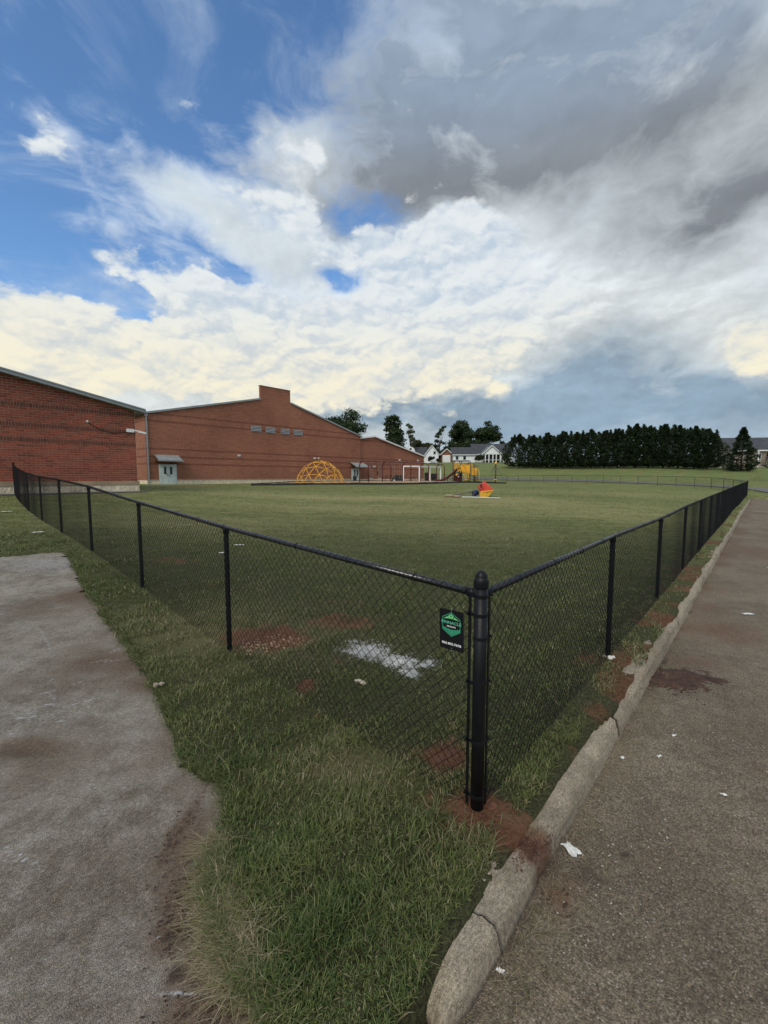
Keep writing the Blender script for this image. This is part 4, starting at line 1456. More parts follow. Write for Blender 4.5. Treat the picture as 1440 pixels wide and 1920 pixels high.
for p0, p1 in ((473, 492), (500.5, 518), (528, 544.5), (552, 568.5)):
    a, b_ = lx(p0), lx(p1); zz = lz((p0 + p1) / 2, (p0 + p1) / 2 * .0737 + 766.5)
    zz = 6.72
    hgt = .70
    mb = MB()
    mb.span((a, -.06, zz - hgt / 2), (b_, -.01, zz - hgt / 2 + .03)); mb.span((a, -.06, zz + hgt / 2 - .03), (b_, -.01, zz + hgt / 2))
    mb.span((a, -.06, zz - hgt / 2 + .03), (a + .06, -.01, zz + hgt / 2 - .03)); mb.span((b_ - .06, -.06, zz - hgt / 2 + .03), (b_, -.01, zz + hgt / 2 - .03))
    vt = mb.build('vent', M_trim, gym)
    mb = MB(); mb.span((a + .06, -.012, zz - hgt / 2 + .03), (b_ - .06, -.004, zz + hgt / 2 - .03)); mb.build('backing', M_dark, vt)
    for q in range(4):
        mb = MB(); zc = zz - hgt / 2 + .14 + q * .175
        mb.prism([(a + .06, -.02, zc + .07), (a + .06, -.075, zc - .02), (a + .06, -.065, zc - .03), (a + .06, -.012, zc + .06)], (b_ - a - .12, 0, 0))
        mb.build('slat', M_louvre, vt)


def double_door(parent, xa, xb, h, canopy=(0, 0), cz=2.35, ch=.75, cd=1.25):
    mb = MB(); mb.span((xa, -.06, -.25), (xb, .0, h)); fr_ = mb.build('door_frame', M_door, parent)
    xmid = (xa + xb) / 2
    for sgn_, a, b_ in ((-1, xa + .06, xmid - .01), (1, xmid + .01, xb - .06)):
        mb = MB(); mb.span((a, -.085, -.05), (b_, -.062, h - .07)); dd = mb.build('door', M_door, parent)
        gx0 = (xmid - .42) if sgn_ < 0 else (xmid + .18)
        mb = MB(); mb.span((gx0, -.10, 1.05), (gx0 + .24, -.087, 1.85)); mb.build('glass', M_dark, dd)
        mb = MB(); hx_ = xmid + sgn_ * .12; mb.tube([(hx_, -.15, .85), (hx_, -.15, 1.1)], .02, 6); mb.box((hx_, -.115, .87), (.03, .07, .03)); mb.box((hx_, -.115, 1.08), (.03, .07, .03)); mb.build('handle', M_bin, dd)
    a, b_ = canopy
    mb = MB()
    mb.prism([(a, -.02, cz + ch), (a, -cd, cz + .16), (a, -cd, cz + .10), (a, -.02, cz + ch - .06)], (b_ - a, 0, 0))
    cn = mb.build('canopy', M_canopy, parent)
    n = int((b_ - a) / .42)
    for i in range(n + 1):
        x_ = a + .02 + (b_ - a - .04) * i / n
        mb = MB(); mb.prism([(x_ - .015, -.03, cz + ch), (x_ - .015, -cd, cz + .16), (x_ - .015, -cd, cz + .20), (x_ - .015, -.03, cz + ch + .04)], (.03, 0, 0)); mb.build('seam', M_canopy, cn)
    mb = MB(); mb.box(((a + b_) / 2, -cd - .05, cz + .10), (b_ - a + .2, .10, .14)); mb.build('gutter', M_trim, cn)
    mb = MB(); mb.span((a, -cd + .01, cz + .02), (b_, -.02, cz + .06)); mb.build('soffit', M_dark, cn)


double_door(gym, lx(299), lx(332), 2.12, (lx(291.5), lx(335.5)))
double_door(gym, lx(659), lx(674.5), 2.15, (lx(656) + .1, lx(681)), cz=2.2, ch=.8, cd=1.3)
for px_, py_, nm in ((449, 855, 'wall_light'), (590, 860, 'wall_light'), (597, 860, 'wall_light')):
    mb = MB(); x_, z_ = lx(px_), lz(px_, py_); mb.box((x_, -.09, z_), (.30 if px_ < 596 else .14, .16, .16)); mb.box((x_, -.12, z_ + .10), (.34 if px_ < 596 else .14, .22, .04)); mb.build(nm, M_white, gym)
# lower wing, set back a little
xw0, xwp, xw1 = xe + .001, lx(704), lx(797)
zw0, zwp, zw1 = lz(676, 823), lz(704, 820), lz(797, 857)
wing = thing('school_wing', (G0[0] + E1[0] * xw0, G0[1] + E1[1] * xw0, G0[2]), 'lower red brick school wing with sloping roof behind the swing set', 'building', rz=RZ)
Lw = xw1 - xw0; xq = xwp - xw0
mb = MB(); mb.prism([(.01, .35, -.3), (.01, .35, zw0), (xq, .35, zwp), (Lw, .35, zw1), (Lw, .35, -.3)], (0, 20, 0)); mb.build('wall', M_gym, wing)
mb = MB()
mb.prism([(.02, .10, zw0 + .01), (xq, .10, zwp + .01), (xq, .10, zwp + .15), (.02, .10, zw0 + .15)], (0, 20.5, 0))
mb.prism([(xq, .10, zwp + .01), (Lw + .4, .10, zw1 + .01 - .08), (Lw + .4, .10, zw1 + .06), (xq, .10, zwp + .15)], (0, 20.5, 0))
rf = mb.build('roof', M_canopy, wing)
mb = MB()
mb.prism([(.02, .04, zw0 - .05), (xq, .04, zwp - .05), (xq, .04, zwp + .17), (.02, .04, zw0 + .17)], (0, .055, 0))
mb.prism([(xq, .04, zwp - .05), (Lw + .45, .04, zw1 - .14), (Lw + .45, .04, zw1 + .09), (xq, .04, zwp + .17)], (0, .055, 0))
mb.build('fascia', M_white, rf)
mb = MB(); mb.span((.01, .28, -.3), (Lw + .03, .345, .42)); mb.build('stone_base', M_stone, wing)
for px_, py_ in ((751, 863), (785, 864), (704, 875)):
    mb = MB(); x_, z_ = lx(px_) - xw0, lz(px_, py_); mb.box((x_, .25, z_), (.28, .18, .2)); mb.box((x_, .22, z_ + .12), (.32, .24, .04)); mb.build('wall_light', M_white, wing)
mb = MB(); mb.box((lx(710) - xw0, .29, lz(710, 886.5)), (.25, .10, .6)); mb.build('meter_box', M_brownpost, wing)

# ================================================================== playground
def poly_sheet(name, poly, m, dz, step, kind=True, skirt=0.0):
    P = np.array(poly)
    xs = np.arange(P[:, 0].min(), P[:, 0].max() + step, step); ys = np.arange(P[:, 1].min(), P[:, 1].max() + step, step)
    A, B = np.meshgrid(xs, ys, indexing='ij')
    X, Y = A.ravel(), B.ravel()
    keep = inpoly(X, Y, poly)
    ni, nj = A.shape; idx = np.arange(ni * nj).reshape(ni, nj)
    F4 = np.stack([idx[:-1, :-1], idx[1:, :-1], idx[1:, 1:], idx[:-1, 1:]], -1).reshape(-1, 4)
    F4 = F4[keep[F4].all(1)]
    used = np.unique(F4); rm = -np.ones(len(X), int); rm[used] = np.arange(len(used))
    X, Y = X[used], Y[used]
    me = npmesh(name, np.column_stack([X, Y, dz(X, Y)]), rm[F4])
    return obj(name, me, m)


MULCH = [(-13.3, 42.0), (-8, 43.1), (-2, 44.6), (4, 48.0), (9.5, 55), (14.5, 62), (21, 72), (19, 80), (12, 78), (4.5, 71.5), (-4.5, 62), (-10.2, 55.3)]
def mulch_z(x, y):
    x = np.atleast_1d(x); y = np.atleast_1d(y)
    return np.maximum(ghgt(x, y) + .13, 0) + .015 * wob(x, y, .7, 2)
ml = poly_sheet('mulch_bed', MULCH, M_mulch, mulch_z, .25)
ml['kind'] = 'structure'
edge = thing('playground_border', (MULCH[0][0], MULCH[0][1], gz(*MULCH[0])), 'black plastic edging around the tan playground mulch bed', 'border')
mo = np.array([MULCH[0][0], MULCH[0][1], gz(*MULCH[0])])
pts = resample(np.array(MULCH + [MULCH[0]]), 1.25)
pts = np.array([p for p in pts])
for i in range(len(pts) - 1):
    a, b_ = pts[i], pts[i + 1]
    za, zb = gz(*a), gz(*b_)
    mb = MB()
    jit = random.uniform(-.02, .03)
    mb.beam((a[0] - mo[0], a[1] - mo[1], za + .07 + jit - mo[2]), (b_[0] - mo[0], b_[1] - mo[1], zb + .07 + jit - mo[2]), .09, .28)
    mb.build('edging_board', M_edge, edge)


def gm(x, y):
    return float(mulch_z(x, y)[0])


# geodesic dome climber
def geodesic3():
    """three-frequency icosahedral cap, apex up, rim flattened to the ground"""
    t_ = math.atan(.5)
    iv = [Vector((0, 0, 1))] + [Vector((math.cos(t_) * math.cos(2 * math.pi * k_ / 5), math.cos(t_) * math.sin(2 * math.pi * k_ / 5), math.sin(t_))) for k_ in range(5)]
    iv += [Vector((math.cos(t_) * math.cos(2 * math.pi * (k_ + .5) / 5), math.cos(t_) * math.sin(2 * math.pi * (k_ + .5) / 5), -math.sin(t_))) for k_ in range(5)]
    tri = [(0, 1 + k_, 1 + (k_ + 1) % 5) for k_ in range(5)]
    for k_ in range(5):
        tri += [(1 + k_, 6 + k_, 1 + (k_ + 1) % 5), (6 + k_, 6 + (k_ + 1) % 5, 1 + (k_ + 1) % 5)]
    vs = []; es = set()
    def idx_(p):
        for i, q in enumerate(vs):
            if (q - p).length < 1e-4:
                return i
        vs.append(p); return len(vs) - 1
    for (a, b_, c_) in tri:
        g_ = {}
        for i in range(4):
            for j in range(4 - i):
                k_ = 3 - i - j
                g_[(i, j)] = idx_(((iv[a] * i + iv[b_] * j + iv[c_] * k_) / 3).normalized())
        for i in range(3):
            for j in range(3 - i):
                q = (g_[(i, j)], g_[(i + 1, j)], g_[(i, j + 1)])
                for e_ in ((q[0], q[1]), (q[1], q[2]), (q[0], q[2])):
                    es.add(tuple(sorted(e_)))
    return vs, es


dv, de = geodesic3()
DX, DY = px_x(600.5, 46.2), 46.2
dome = thing('dome_climber', (DX, DY, gm(DX, DY)), 'yellow geodesic dome climber on the mulch in front of the gym', 'climber')
sx, sz = 2.76, 2.40
RIM = .10
q = Matrix.Rotation(R(11), 3, 'Z')
def dome_pt(v):
    v = q @ v
    z_ = max(0.0, (v.z - .24) / .76) if v.z > .30 else 0.0
    return (v.x * sx, v.y * sx, z_ * sz + .02)
for a, b_ in sorted(de):
    if dv[a].z < RIM or dv[b_].z < RIM:
        continue
    mb = MB()
    mb.tube([dome_pt(dv[a]), dome_pt(dv[b_])], .027, 6)
    mb.build('bar', M_domebar, dome, smooth=True)

# arch swing set
A0 = np.array([px_x(682.5, 50.2), 50.2]); A1 = np.array([px_x(825.5, 63.5), 63.5])
sd = (A1 - A0) / 4; sl = np.linalg.norm(sd); su_ = sd / sl; sn = np.array([su_[1], -su_[0]])
swing = thing('swing_set', (A0[0], A0[1], gm(*A0)), 'maroon swing set with five rounded arches joined by one top beam', 'swing set')
HS = 2.55; HW = .70
zr0 = gm(*A0)
for i in range(5):
    c = A0 + sd * i
    zz = gm(*c) - zr0
    pts = []
    for s_ in (-1,):
        pts.append((c[0] + sn[0] * s_ * HW, c[1] + sn[1] * s_ * HW, zz - .1))
    rr = .62
    pts.append((c[0] - sn[0] * HW * 1.0, c[1] - sn[1] * HW, zz + HS - rr))
    for a in np.linspace(180, 0, 13):
        pts.append((c[0] + sn[0] * HW * math.cos(R(a)), c[1] + sn[1] * HW * math.cos(R(a)), zz + HS - rr + rr * math.sin(R(a))))
    pts.append((c[0] + sn[0] * HW, c[1] + sn[1] * HW, zz - .1))
    pts = [(p[0] - A0[0], p[1] - A0[1], p[2]) for p in pts]
    mb = MB(); mb.tube(pts, .068, 8); mb.build('arch', M_maroon, swing, smooth=True)
for i in range(4):
    c, e_ = A0 + sd * i, A0 + sd * (i + 1)
    mb = MB(); mb.tube([(c[0] - A0[0], c[1] - A0[1], gm(*c) - zr0 + HS - .02), (e_[0] - A0[0], e_[1] - A0[1], gm(*e_) - zr0 + HS - .02)], .062, 8); mb.build('top_beam', M_maroon, swing, smooth=True)
for bay in range(2):
    for fq in (.32, .68):
        c = A0 + sd * (bay + fq)
        zt_ = gm(*c) - zr0
        o_ = c - A0
        mb = MB(); mb.box((0, 0, 0), (.5, .16, .04), math.atan2(su_[1], su_[0])); seat = mb.build('swing_seat', M_greyplastic if bay else M_white, swing, (o_[0], o_[1], zt_ + .42))
        for s_ in (-.24, .24):
            mb = MB(); mb.tube([(su_[0] * s_, su_[1] * s_, 0), (su_[0] * s_, su_[1] * s_, HS - .46)], .012, 4); mb.build('chain', M_trim, seat)

# white pergola frame
PG = [np.array([px_x(756, 61), 61.0]), np.array([px_x(786, 61.5), 61.5]), np.array([px_x(805.5, 66), 66.0]), np.array([px_x(825.5, 67), 67.0])]
pz = gm(*PG[0])
per = thing('pergola', (PG[0][0], PG[0][1], pz), 'white post and beam shade frame behind the swing set', 'pergola')
for p in PG:
    mb = MB(); mb.box((p[0] - PG[0][0], p[1] - PG[0][1], 1.0 + gm(*p) - pz), (.19, .19, 2.1)); mb.build('post', M_white, per)
for a, b_ in ((0, 1), (1, 2), (2, 3), (0, 2), (1, 3)):
    A, B = PG[a] - PG[0], PG[b_] - PG[0]
    mb = MB(); hz = 2.13 + (.004 * (a + b_))
    mb.beam((A[0], A[1], hz), (B[0], B[1], hz), .14, .2 - .01 * b_); mb.build('beam', M_white, per)


def picnic_table(loc, rz, m, label):
    t = thing('picnic_table', loc, label, 'picnic table', rz=rz)
    mb = MB(); mb.box((0, 0, .74), (1.8, .75, .05)); mb.build('tabletop', m, t)
    for s_ in (-1, 1):
        mb = MB(); mb.box((0, s_ * .68, .44), (1.8, .28, .05)); mb.build('bench', m, t)
        mb = MB(); mb.tube([(s_ * .6, -.72, .42), (s_ * .6, .72, .42)], .03, 6); mb.tube([(s_ * .6, -.25, .72), (s_ * .6, -.6, 0)], .03, 6); mb.tube([(s_ * .6, .25, .72), (s_ * .6, .6, 0)], .03, 6)
        mb.build('leg', M_brownpost, t)
    return t


c = spot(732, 63); picnic_table((c[0], c[1], gm(c[0], c[1])), RZ, M_maroon, 'maroon picnic table by the wing wall under the swing beam')
c = spot(776, 66); picnic_table((c[0], c[1], gm(c[0], c[1])), RZ + .3, M_wood, 'pale wooden picnic table between the white pergola posts')


def tarp_bench(px_, Y_, label):
    c = spot(px_, Y_); t = thing('storage_box', (c[0], c[1], gm(c[0], c[1])), label, 'storage box', rz=.2)
    mb = MB()
    mb.prism([(-.85, -.4, .02), (.85, -.4, .02), (.85, -.4, .62), (.62, -.4, .78), (-.35, -.4, .78), (-.85, -.4, .45)], (0, .8, 0)); mb.build('body', M_bin, t)
    mb = MB(); mb.prism([(-.38, -.43, .79), (.65, -.43, .79), (.65, -.43, .84), (-.38, -.43, .84)], (0, .86, 0)); mb.build('lid', M_bin, t)
    for s_ in (-.7, .7):
        mb = MB(); mb.box((s_, -.42, .10), (.16, .03, .2)); mb.build('foot', M_white, t)
    return t


tarp_bench(746.5, 62, 'low black storage box with white feet beside the maroon table')


def bin_(px_, Y_, h, w, label, lid=M_bin, dark_z=True, onmulch=True):
    c = spot(px_, Y_); z_ = gm(c[0], c[1]) if onmulch else c[2]
    t = thing('trash_bin', (c[0], c[1], z_), label, 'trash bin', rz=.25)
    mb = MB()
    w2 = w * .8
    mb.add([(-w2 / 2, -w2 / 2, 0), (w2 / 2, -w2 / 2, 0), (w2 / 2, w2 / 2, 0), (-w2 / 2, w2 / 2, 0), (-w / 2, -w / 2, h), (w / 2, -w / 2, h), (w / 2, w / 2, h), (-w / 2, w / 2, h)],
           [(3, 2, 1, 0), (4, 5, 6, 7), (0, 1, 5, 4), (1, 2, 6, 5), (2, 3, 7, 6), (3, 0, 4, 7)])
    mb.build('body', M_bin, t)
    mb = MB(); mb.prism([(-w * .54, -w * .54, h), (w * .54, -w * .54, h), (w * .54, w * .54, h), (-w * .54, w * .54, h)], (0, 0, .05)); mb.box((0, 0, h + .09), (w * .7, w * .7, .08)); mb.build('lid', lid, t)
    return t


c = spot(665.5, 63.0)
bin_(665.5, 63.0, .72, .52, 'black trash bin with a pale bagged lid in front of the right gym door', M_greyplastic)
bin_(801, 68, 1.2, .75, 'tall black trash bin left of the second white pergola post pair')
bin_(813.5, 69, 1.15, .85, 'wide dark bin with pale lid inside the right end of the pergola', M_greyplastic)

# play structure with slide
PX, PY = px_x(869, 61.5), 61.5
pz = gm(PX, PY)
play = thing('play_structure', (PX, PY, pz), 'yellow play structure with a maroon slide, ladder and dark flat roof', 'play structure')
mpp = 61.5 / FPX
def pl(px_, py_, dy=0.0):
    return ((px_ - 869) * mpp, dy, (904.0 - py_) * mpp)
def tubep(name, pts, r, m):
    mb = MB(); mb.tube(pts, r, 6); return mb.build(name, m, play, smooth=True)
for px_, dy, top in ((851.5, .0, 865), (851.5, 1.3, 865), (861, 0, 865), (868, 1.3, 865), (880.5, 0, 866.5), (880.5, 1.3, 867), (888, 0, 870), (893.5, 0, 874), (893.5, 1.2, 874)):
    a = pl(px_, 906, dy); b_ = pl(px_, top, dy); tubep('post', [a, b_], .07, M_brownpost)
mb = MB(); mb.span(pl(849, 866.2, -.25), pl(880, 864.8, 1.55)); mb.build('roof', mat('dark_green_roof', (.02, .03, .022), .6), play)
mb = MB(); mb.span(pl(851.5, 888.2, .06), pl(881, 887.2, 1.3)); mb.build('deck', M_brownpost, play)
mb = MB(); mb.span(pl(881.5, 893.6, .06), pl(893.5, 892.8, 1.2)); mb.build('deck', M_brownpost, play)
def bars(x0, x1, yt, yb, n, dy, name='railing'):
    mb = MB()
    mb.beam(pl(x0, yt, dy), pl(x1, yt, dy), .07, .09); mb.beam(pl(x0, yb, dy), pl(x1, yb, dy), .07, .09)
    for i in range(n):
        x_ = x0 + (x1 - x0) * i / (n - 1); mb.beam(pl(x_, yb, dy), pl(x_, yt, dy), .07, .06)
    mb.build(name, M_yellow, play)
bars(851, 855, 869.5, 880.5, 3, -.10)
bars(857.5, 860, 869.5, 884, 2, -.14)
bars(884.5, 889.5, 880, 891, 3, -.09)
mb = MB(); mb.prism([pl(862, 884, -.06), pl(880, 888.5, -.06), pl(880, 873, -.06), pl(874, 872.5, -.06), pl(864, 872, -.06)], (0, .05, 0)); mb.build('panel', M_yellow, play)
bars(870, 888, 871.5, 886.5, 8, 1.25)
mb = MB(); mb.prism([pl(884.5, 891, -.02), pl(889.5, 891, -.02), pl(889.5, 882, -.02), pl(884.5, 882, -.02)], (0, .04, 0)); mb.build('panel', M_yellow, play)
for off in (0, 9.0):      # arched ladder rails
    pts = [pl(868.5 + off * .95, 903.5, -.65), pl(867.6 + off * .97, 890, -.55), pl(865.3 + off, 884, -.45), pl(861.5 + off, 876, -.35), pl(858 + off, 871.5, -.28), pl(856.8 + off * .8, 871, -.12)]
    tubep('ladder_rail', pts, .05, M_yellow)
for yy in (888, 892, 896, 900):
    tubep('rung', [pl(867.8, yy, -.58), pl(876.6, yy, -.58)], .045, M_domebar)
pts = [pl(890.5, 880, -.1), pl(893.5, 881, -.25), pl(896, 884.5, -.4), pl(896.5, 890, -.5), pl(896.3, 903, -.55)]
tubep('handrail', pts, .045, M_yellow)
tubep('handrail', [pl(889.8, 878, -.2), pl(889.8, 900, -.2)], .045, M_yellow)
tubep('handrail', [pl(892.4, 878, -.2), pl(892.4, 903, -.2)], .045, M_yellow)
for i in range(3):
    mb = MB(); mb.span(pl(887.5 + i * 1.6, 894.5 + i * 2.6, -.6), pl(895.5 + i * .2, 893.2 + i * 2.6, -.1)); mb.build('step', M_greyplastic, play)
# slide: curved trough
prof_pts = [pl(862, 880, .3), pl(858.5, 881, .2), pl(852, 886.5, 0), pl(843, 893.5, -.3), pl(834, 899.5, -.55), pl(826, 902.2, -.8), pl(815.5, 902.6, -1.0)]
vs = []; fs = []
path = resample(np.array(prof_pts), .25)
for p in path:
    for w_, h_ in ((-.38, .20), (-.34, .02), (0, -.03), (.34, .02), (.38, .20), (.42, .20), (.36, -.06), (0, -.10), (-.36, -.06), (-.42, .20)):
        vs.append((p[0] + w_ * .45, p[1] + w_ * .9, p[2] + h_))
nn = 10
for i in range(len(path) - 1):
    for j in range(nn):
        a, b_ = i * nn + j, i * nn + (j + 1) % nn
        fs.append((a, b_, b_ + nn, a + nn))
mb = MB(); mb.add(vs, fs); mb.build('slide', M_maroon, play, smooth=True)
for px_ in (838, 848):
    tubep('slide_leg', [pl(px_, 905, -.3), pl(px_, 896 - (px_ - 838) * .6, -.3)], .05, M_brownpost)
mb = MB(); mb.prism([pl(852, 904, .7), pl(866, 904, .7), pl(866, 888, .7), pl(852, 888, .7)], (0, .05, 0)); mb.build('panel', M_maroon, play)
mb = MB(); mb.lathe([(.12, 0), (.16, .04), (.12, .08)], 12); o = mb.build('play_disc', M_domebar, play, pl(855.2, 891, -.12), rot=(math.pi / 2, 0, 0))
mb = MB(); mb.lathe([(.07, 0), (.09, .03), (.07, .06)], 12); o = mb.build('play_disc', M_white, play, pl(858.8, 894.8, -.12), rot=(math.pi / 2, 0, 0))
mb = MB(); mb.prism([pl(857.5, 891.5, .06), pl(862, 891.5, .06), pl(862, 886, .06), pl(857.5, 886, .06)], (0, .05, 0)); mb.build('panel', M_greyplastic, play)

# rope spinner
SX, SY = px_x(928.2, 64), 64.0
spn = thing('rope_spinner', (SX, SY, gz(SX, SY) + .1), 'brown pole spinner with hanging ropes right of the yellow play structure', 'spinner')
mb = MB(); mb.tube([(0, 0, -.2), (0, 0, 2.9)], .085, 10); mb.build('pole', M_brownpost, spn, smooth=True)
mb = MB(); mb.lathe([(.10, 2.84), (.2, 2.9), (.21, 3.02), (.14, 3.14), (.03, 3.17)], 12); mb.build('cap', M_domebar, spn, smooth=True)
mb = MB(); mb.lathe([(.1, .42), (.28, .45), (.28, .55), (.1, .58)], 14); mb.build('foot_disc', M_domebar, spn)
ring = []
for a in np.linspace(0, 2 * math.pi, 7)[:-1]:
    e_ = (math.cos(a) * .95, math.sin(a) * .95, 1.15); ring.append(e_)
    mb = MB(); mb.tube([(0, 0, 2.88), e_], .016, 4); mb.build('rope', M_bin, spn)
mb = MB(); mb.tube(ring + [ring[0]], .018, 4, cap=False); mb.build('rope_ring', M_bin, spn)

# ------------------------------------------------------------------ tipped plastic playhouse and debris on the lawn
TY = 26.5
c = spot(907, TY); tz = c[2]
toy = thing('toy_playhouse', (c[0], c[1], tz), 'tipped plastic playhouse with faded red roof and yellow body on the lawn', 'playhouse')
tp = TY / FPX
def tp_(px_, py_, dy):
    return Vector(((px_ - 907) * tp, dy, (931.5 - py_) * tp))
# faceted red roof lying on its side
fr = [tp_(895, 911, -.36), tp_(903.5, 905.5, -.25), tp_(907.5, 901.8, -.1), tp_(923, 916.8, -.15), tp_(922.4, 919.5, -.22), tp_(900.5, 921.6, -.42), tp_(895.4, 916, -.42)]
bk = [v + Vector((.10, .75, -.02)) for v in fr]
mb = MB(); mb.add(fr + bk, [(6, 5, 4, 3, 2, 1, 0), (7, 8, 9, 10, 11, 12, 13)] + [(i, (i + 1) % 7, 7 + (i + 1) % 7, 7 + i) for i in range(7)])
toy_roof = mb.build('roof', M_red, toy)
mb = MB()
cx = tp_(899.2, 911.5, -.385)
ax = Vector((-.55, -.8, .15)).normalized()
u_ = ax.cross(Vector((0, 0, 1))).normalized(); w_ = u_.cross(ax)
prof = [(.145, .05), (.150, .0), (.120, .0), (.115, .04)]
n = 18; vs = []; fs = []
for (r_, h_) in ((.15, -.05), (.155, .035), (.125, .035), (.12, -.03)):
    for j in range(n):
        a = 2 * math.pi * j / n; vs.append(cx + ax * h_ + u_ * r_ * math.cos(a) + w_ * r_ * 1.15 * math.sin(a))
for i in range(3):
    for j in range(n):
        a, b_ = i * n + j, i * n + (j + 1) % n; fs.append((a, b_, b_ + n, a + n))
mb.add(vs, fs); mb.build('window_rim', M_red, toy_roof)
mb = MB(); mb.add([cx + ax * .004 + u_ * .122 * math.cos(a) + w_ * .14 * math.sin(a) for a in [2 * math.pi * j / n for j in range(n)]], [tuple(range(n))]); mb.build('window_opening', mat('red_shadowed_inside', (.10, .010, .010), .7), toy_roof)
mb = MB(); q = [tp_(897, 922.2, -.40), tp_(922.6, 919.8, -.22), tp_(923.2, 916.4, -.16), tp_(923.2, 919, -.16)]
mb.beam(tp_(898, 921.6, -.44), tp_(922.8, 919.0, -.20), .05, .07); mb.build('roof_edge', M_domebar, toy_roof)
mb = MB()
fb = [tp_(900, 922.5, -.34), tp_(922, 920.2, -.20), tp_(919, 925.5, -.18), tp_(913.5, 931.3, -.25), tp_(907, 931.6, -.34)]
bb = [v + Vector((.08, .6, 0)) for v in fb]
mb.add(fb + bb, [(4, 3, 2, 1, 0), (5, 6, 7, 8, 9)] + [(i, (i + 1) % 5, 5 + (i + 1) % 5, 5 + i) for i in range(5)]); mb.build('body', M_toyyellow, toy)
mb = MB(); mb.span(tp_(896.8, 931.4, -.52), tp_(907.6, 922.6, -.36)); mb.build('foot_block', M_toyyellow, toy)
# blue piece beside it
bl = thing('plastic_barrel', tuple(spot(891.5, 26.6)), 'dark blue plastic barrel piece leaning against the tipped playhouse', 'barrel')
mb = MB(); a = Vector((-.18, .0, .16)); b_ = Vector((.16, .12, .30))
mb.tube([a, a.lerp(b_, .15), a.lerp(b_, .85), b_], [.15, .19, .19, .15], 14); mb.build('shell', M_blue, bl, smooth=True)
mb = MB(); mb.tube([a.lerp(b_, .45), a.lerp(b_, .53)], .197, 14); mb.build('hoop', M_blue, bl)
mb = MB(); mb.tube([(-.16, -.12, .0), (-.10, -.05, .15)], .03, 5); mb.tube([(.05, -.12, .0), (.04, -.02, .18)], .03, 5); mb.build('foot', M_greyplastic, bl)
c = spot(868, 26.4)
pln = thing('plank', tuple(c), 'long dark grey board sloping up to the blue barrel', 'plank')
mb = MB(); mb.beam((-.58, 0, .08), (.72, .1, .36), .22, .045); mb.build('board', M_greywood, pln)
mb = MB(); mb.beam((-.58, .24, .06), (.55, .3, .30), .10, .05); mb.build('side_rail', M_greywood, pln)
for x_ in (.42, .56, .66):
    mb = MB(); mb.tube([(x_, -.05, 0), (x_, .02, .27)], .018, 5); mb.build('leg', M_greyplastic, pln)
c = spot(842, 26.2); lg = thing('log', tuple(c), 'pale barkless log lying at the left end of the board', 'log')
mb = MB(); mb.tube([(-.28, -.02, .07), (-.1, 0, .085), (.12, .02, .08), (.3, .03, .06)], [.06, .09, .085, .05], 9); mb.build('stem', M_wood, lg, smooth=True)
mb = MB(); mb.tube([(.1, .02, .1), (.26, .1, .2)], [.04, .02], 7); mb.build('stub', M_wood, lg, smooth=True)
c = spot(857, 25.8); lg = thing('log', tuple(c), 'short pinkish log section lying against the white pole', 'log')
mb = MB(); mb.tube([(-.2, 0, .07), (0, .01, .075), (.2, 0, .065)], [.07, .075, .06], 9); mb.build('stem', mat('pink_wood', (.36, .24, .17), .85, .2, 6), lg, smooth=True)
mb = MB(); mb.lathe([(.05, 0), (.05, .012)], 9); mb.build('cut_end', M_wood, lg, (-.205, 0, .07), rot=(0, math.pi / 2, 0))
c0, c1 = spot(866, 25.7), spot(938, 25.3)
pole = thing('pole', tuple(c0), 'long thin white pole lying in the grass below the playhouse', 'pole')
dv_ = c1 - c0
mb = MB(); mb.tube([(0, 0, .05), tuple(dv_ * .5 + np.array([0, 0, .05])), tuple(dv_ + np.array([0, 0, .03]))], .028, 7); mb.build('shaft', M_white, pole, smooth=True)

# ================================================================== houses on the hill
HY = 150.0
hm = HY / FPX
def hp(px_):
    return px_x(px_, HY)


def hz_(py_, Y_=HY):
    return (895 - py_) / FPX * Y_ + EYE


def house(name, px0, Y_, label, rz=0):
    c = spot(px0, Y_)
    return thing(name, tuple(c), label, 'house', rz=rz), c


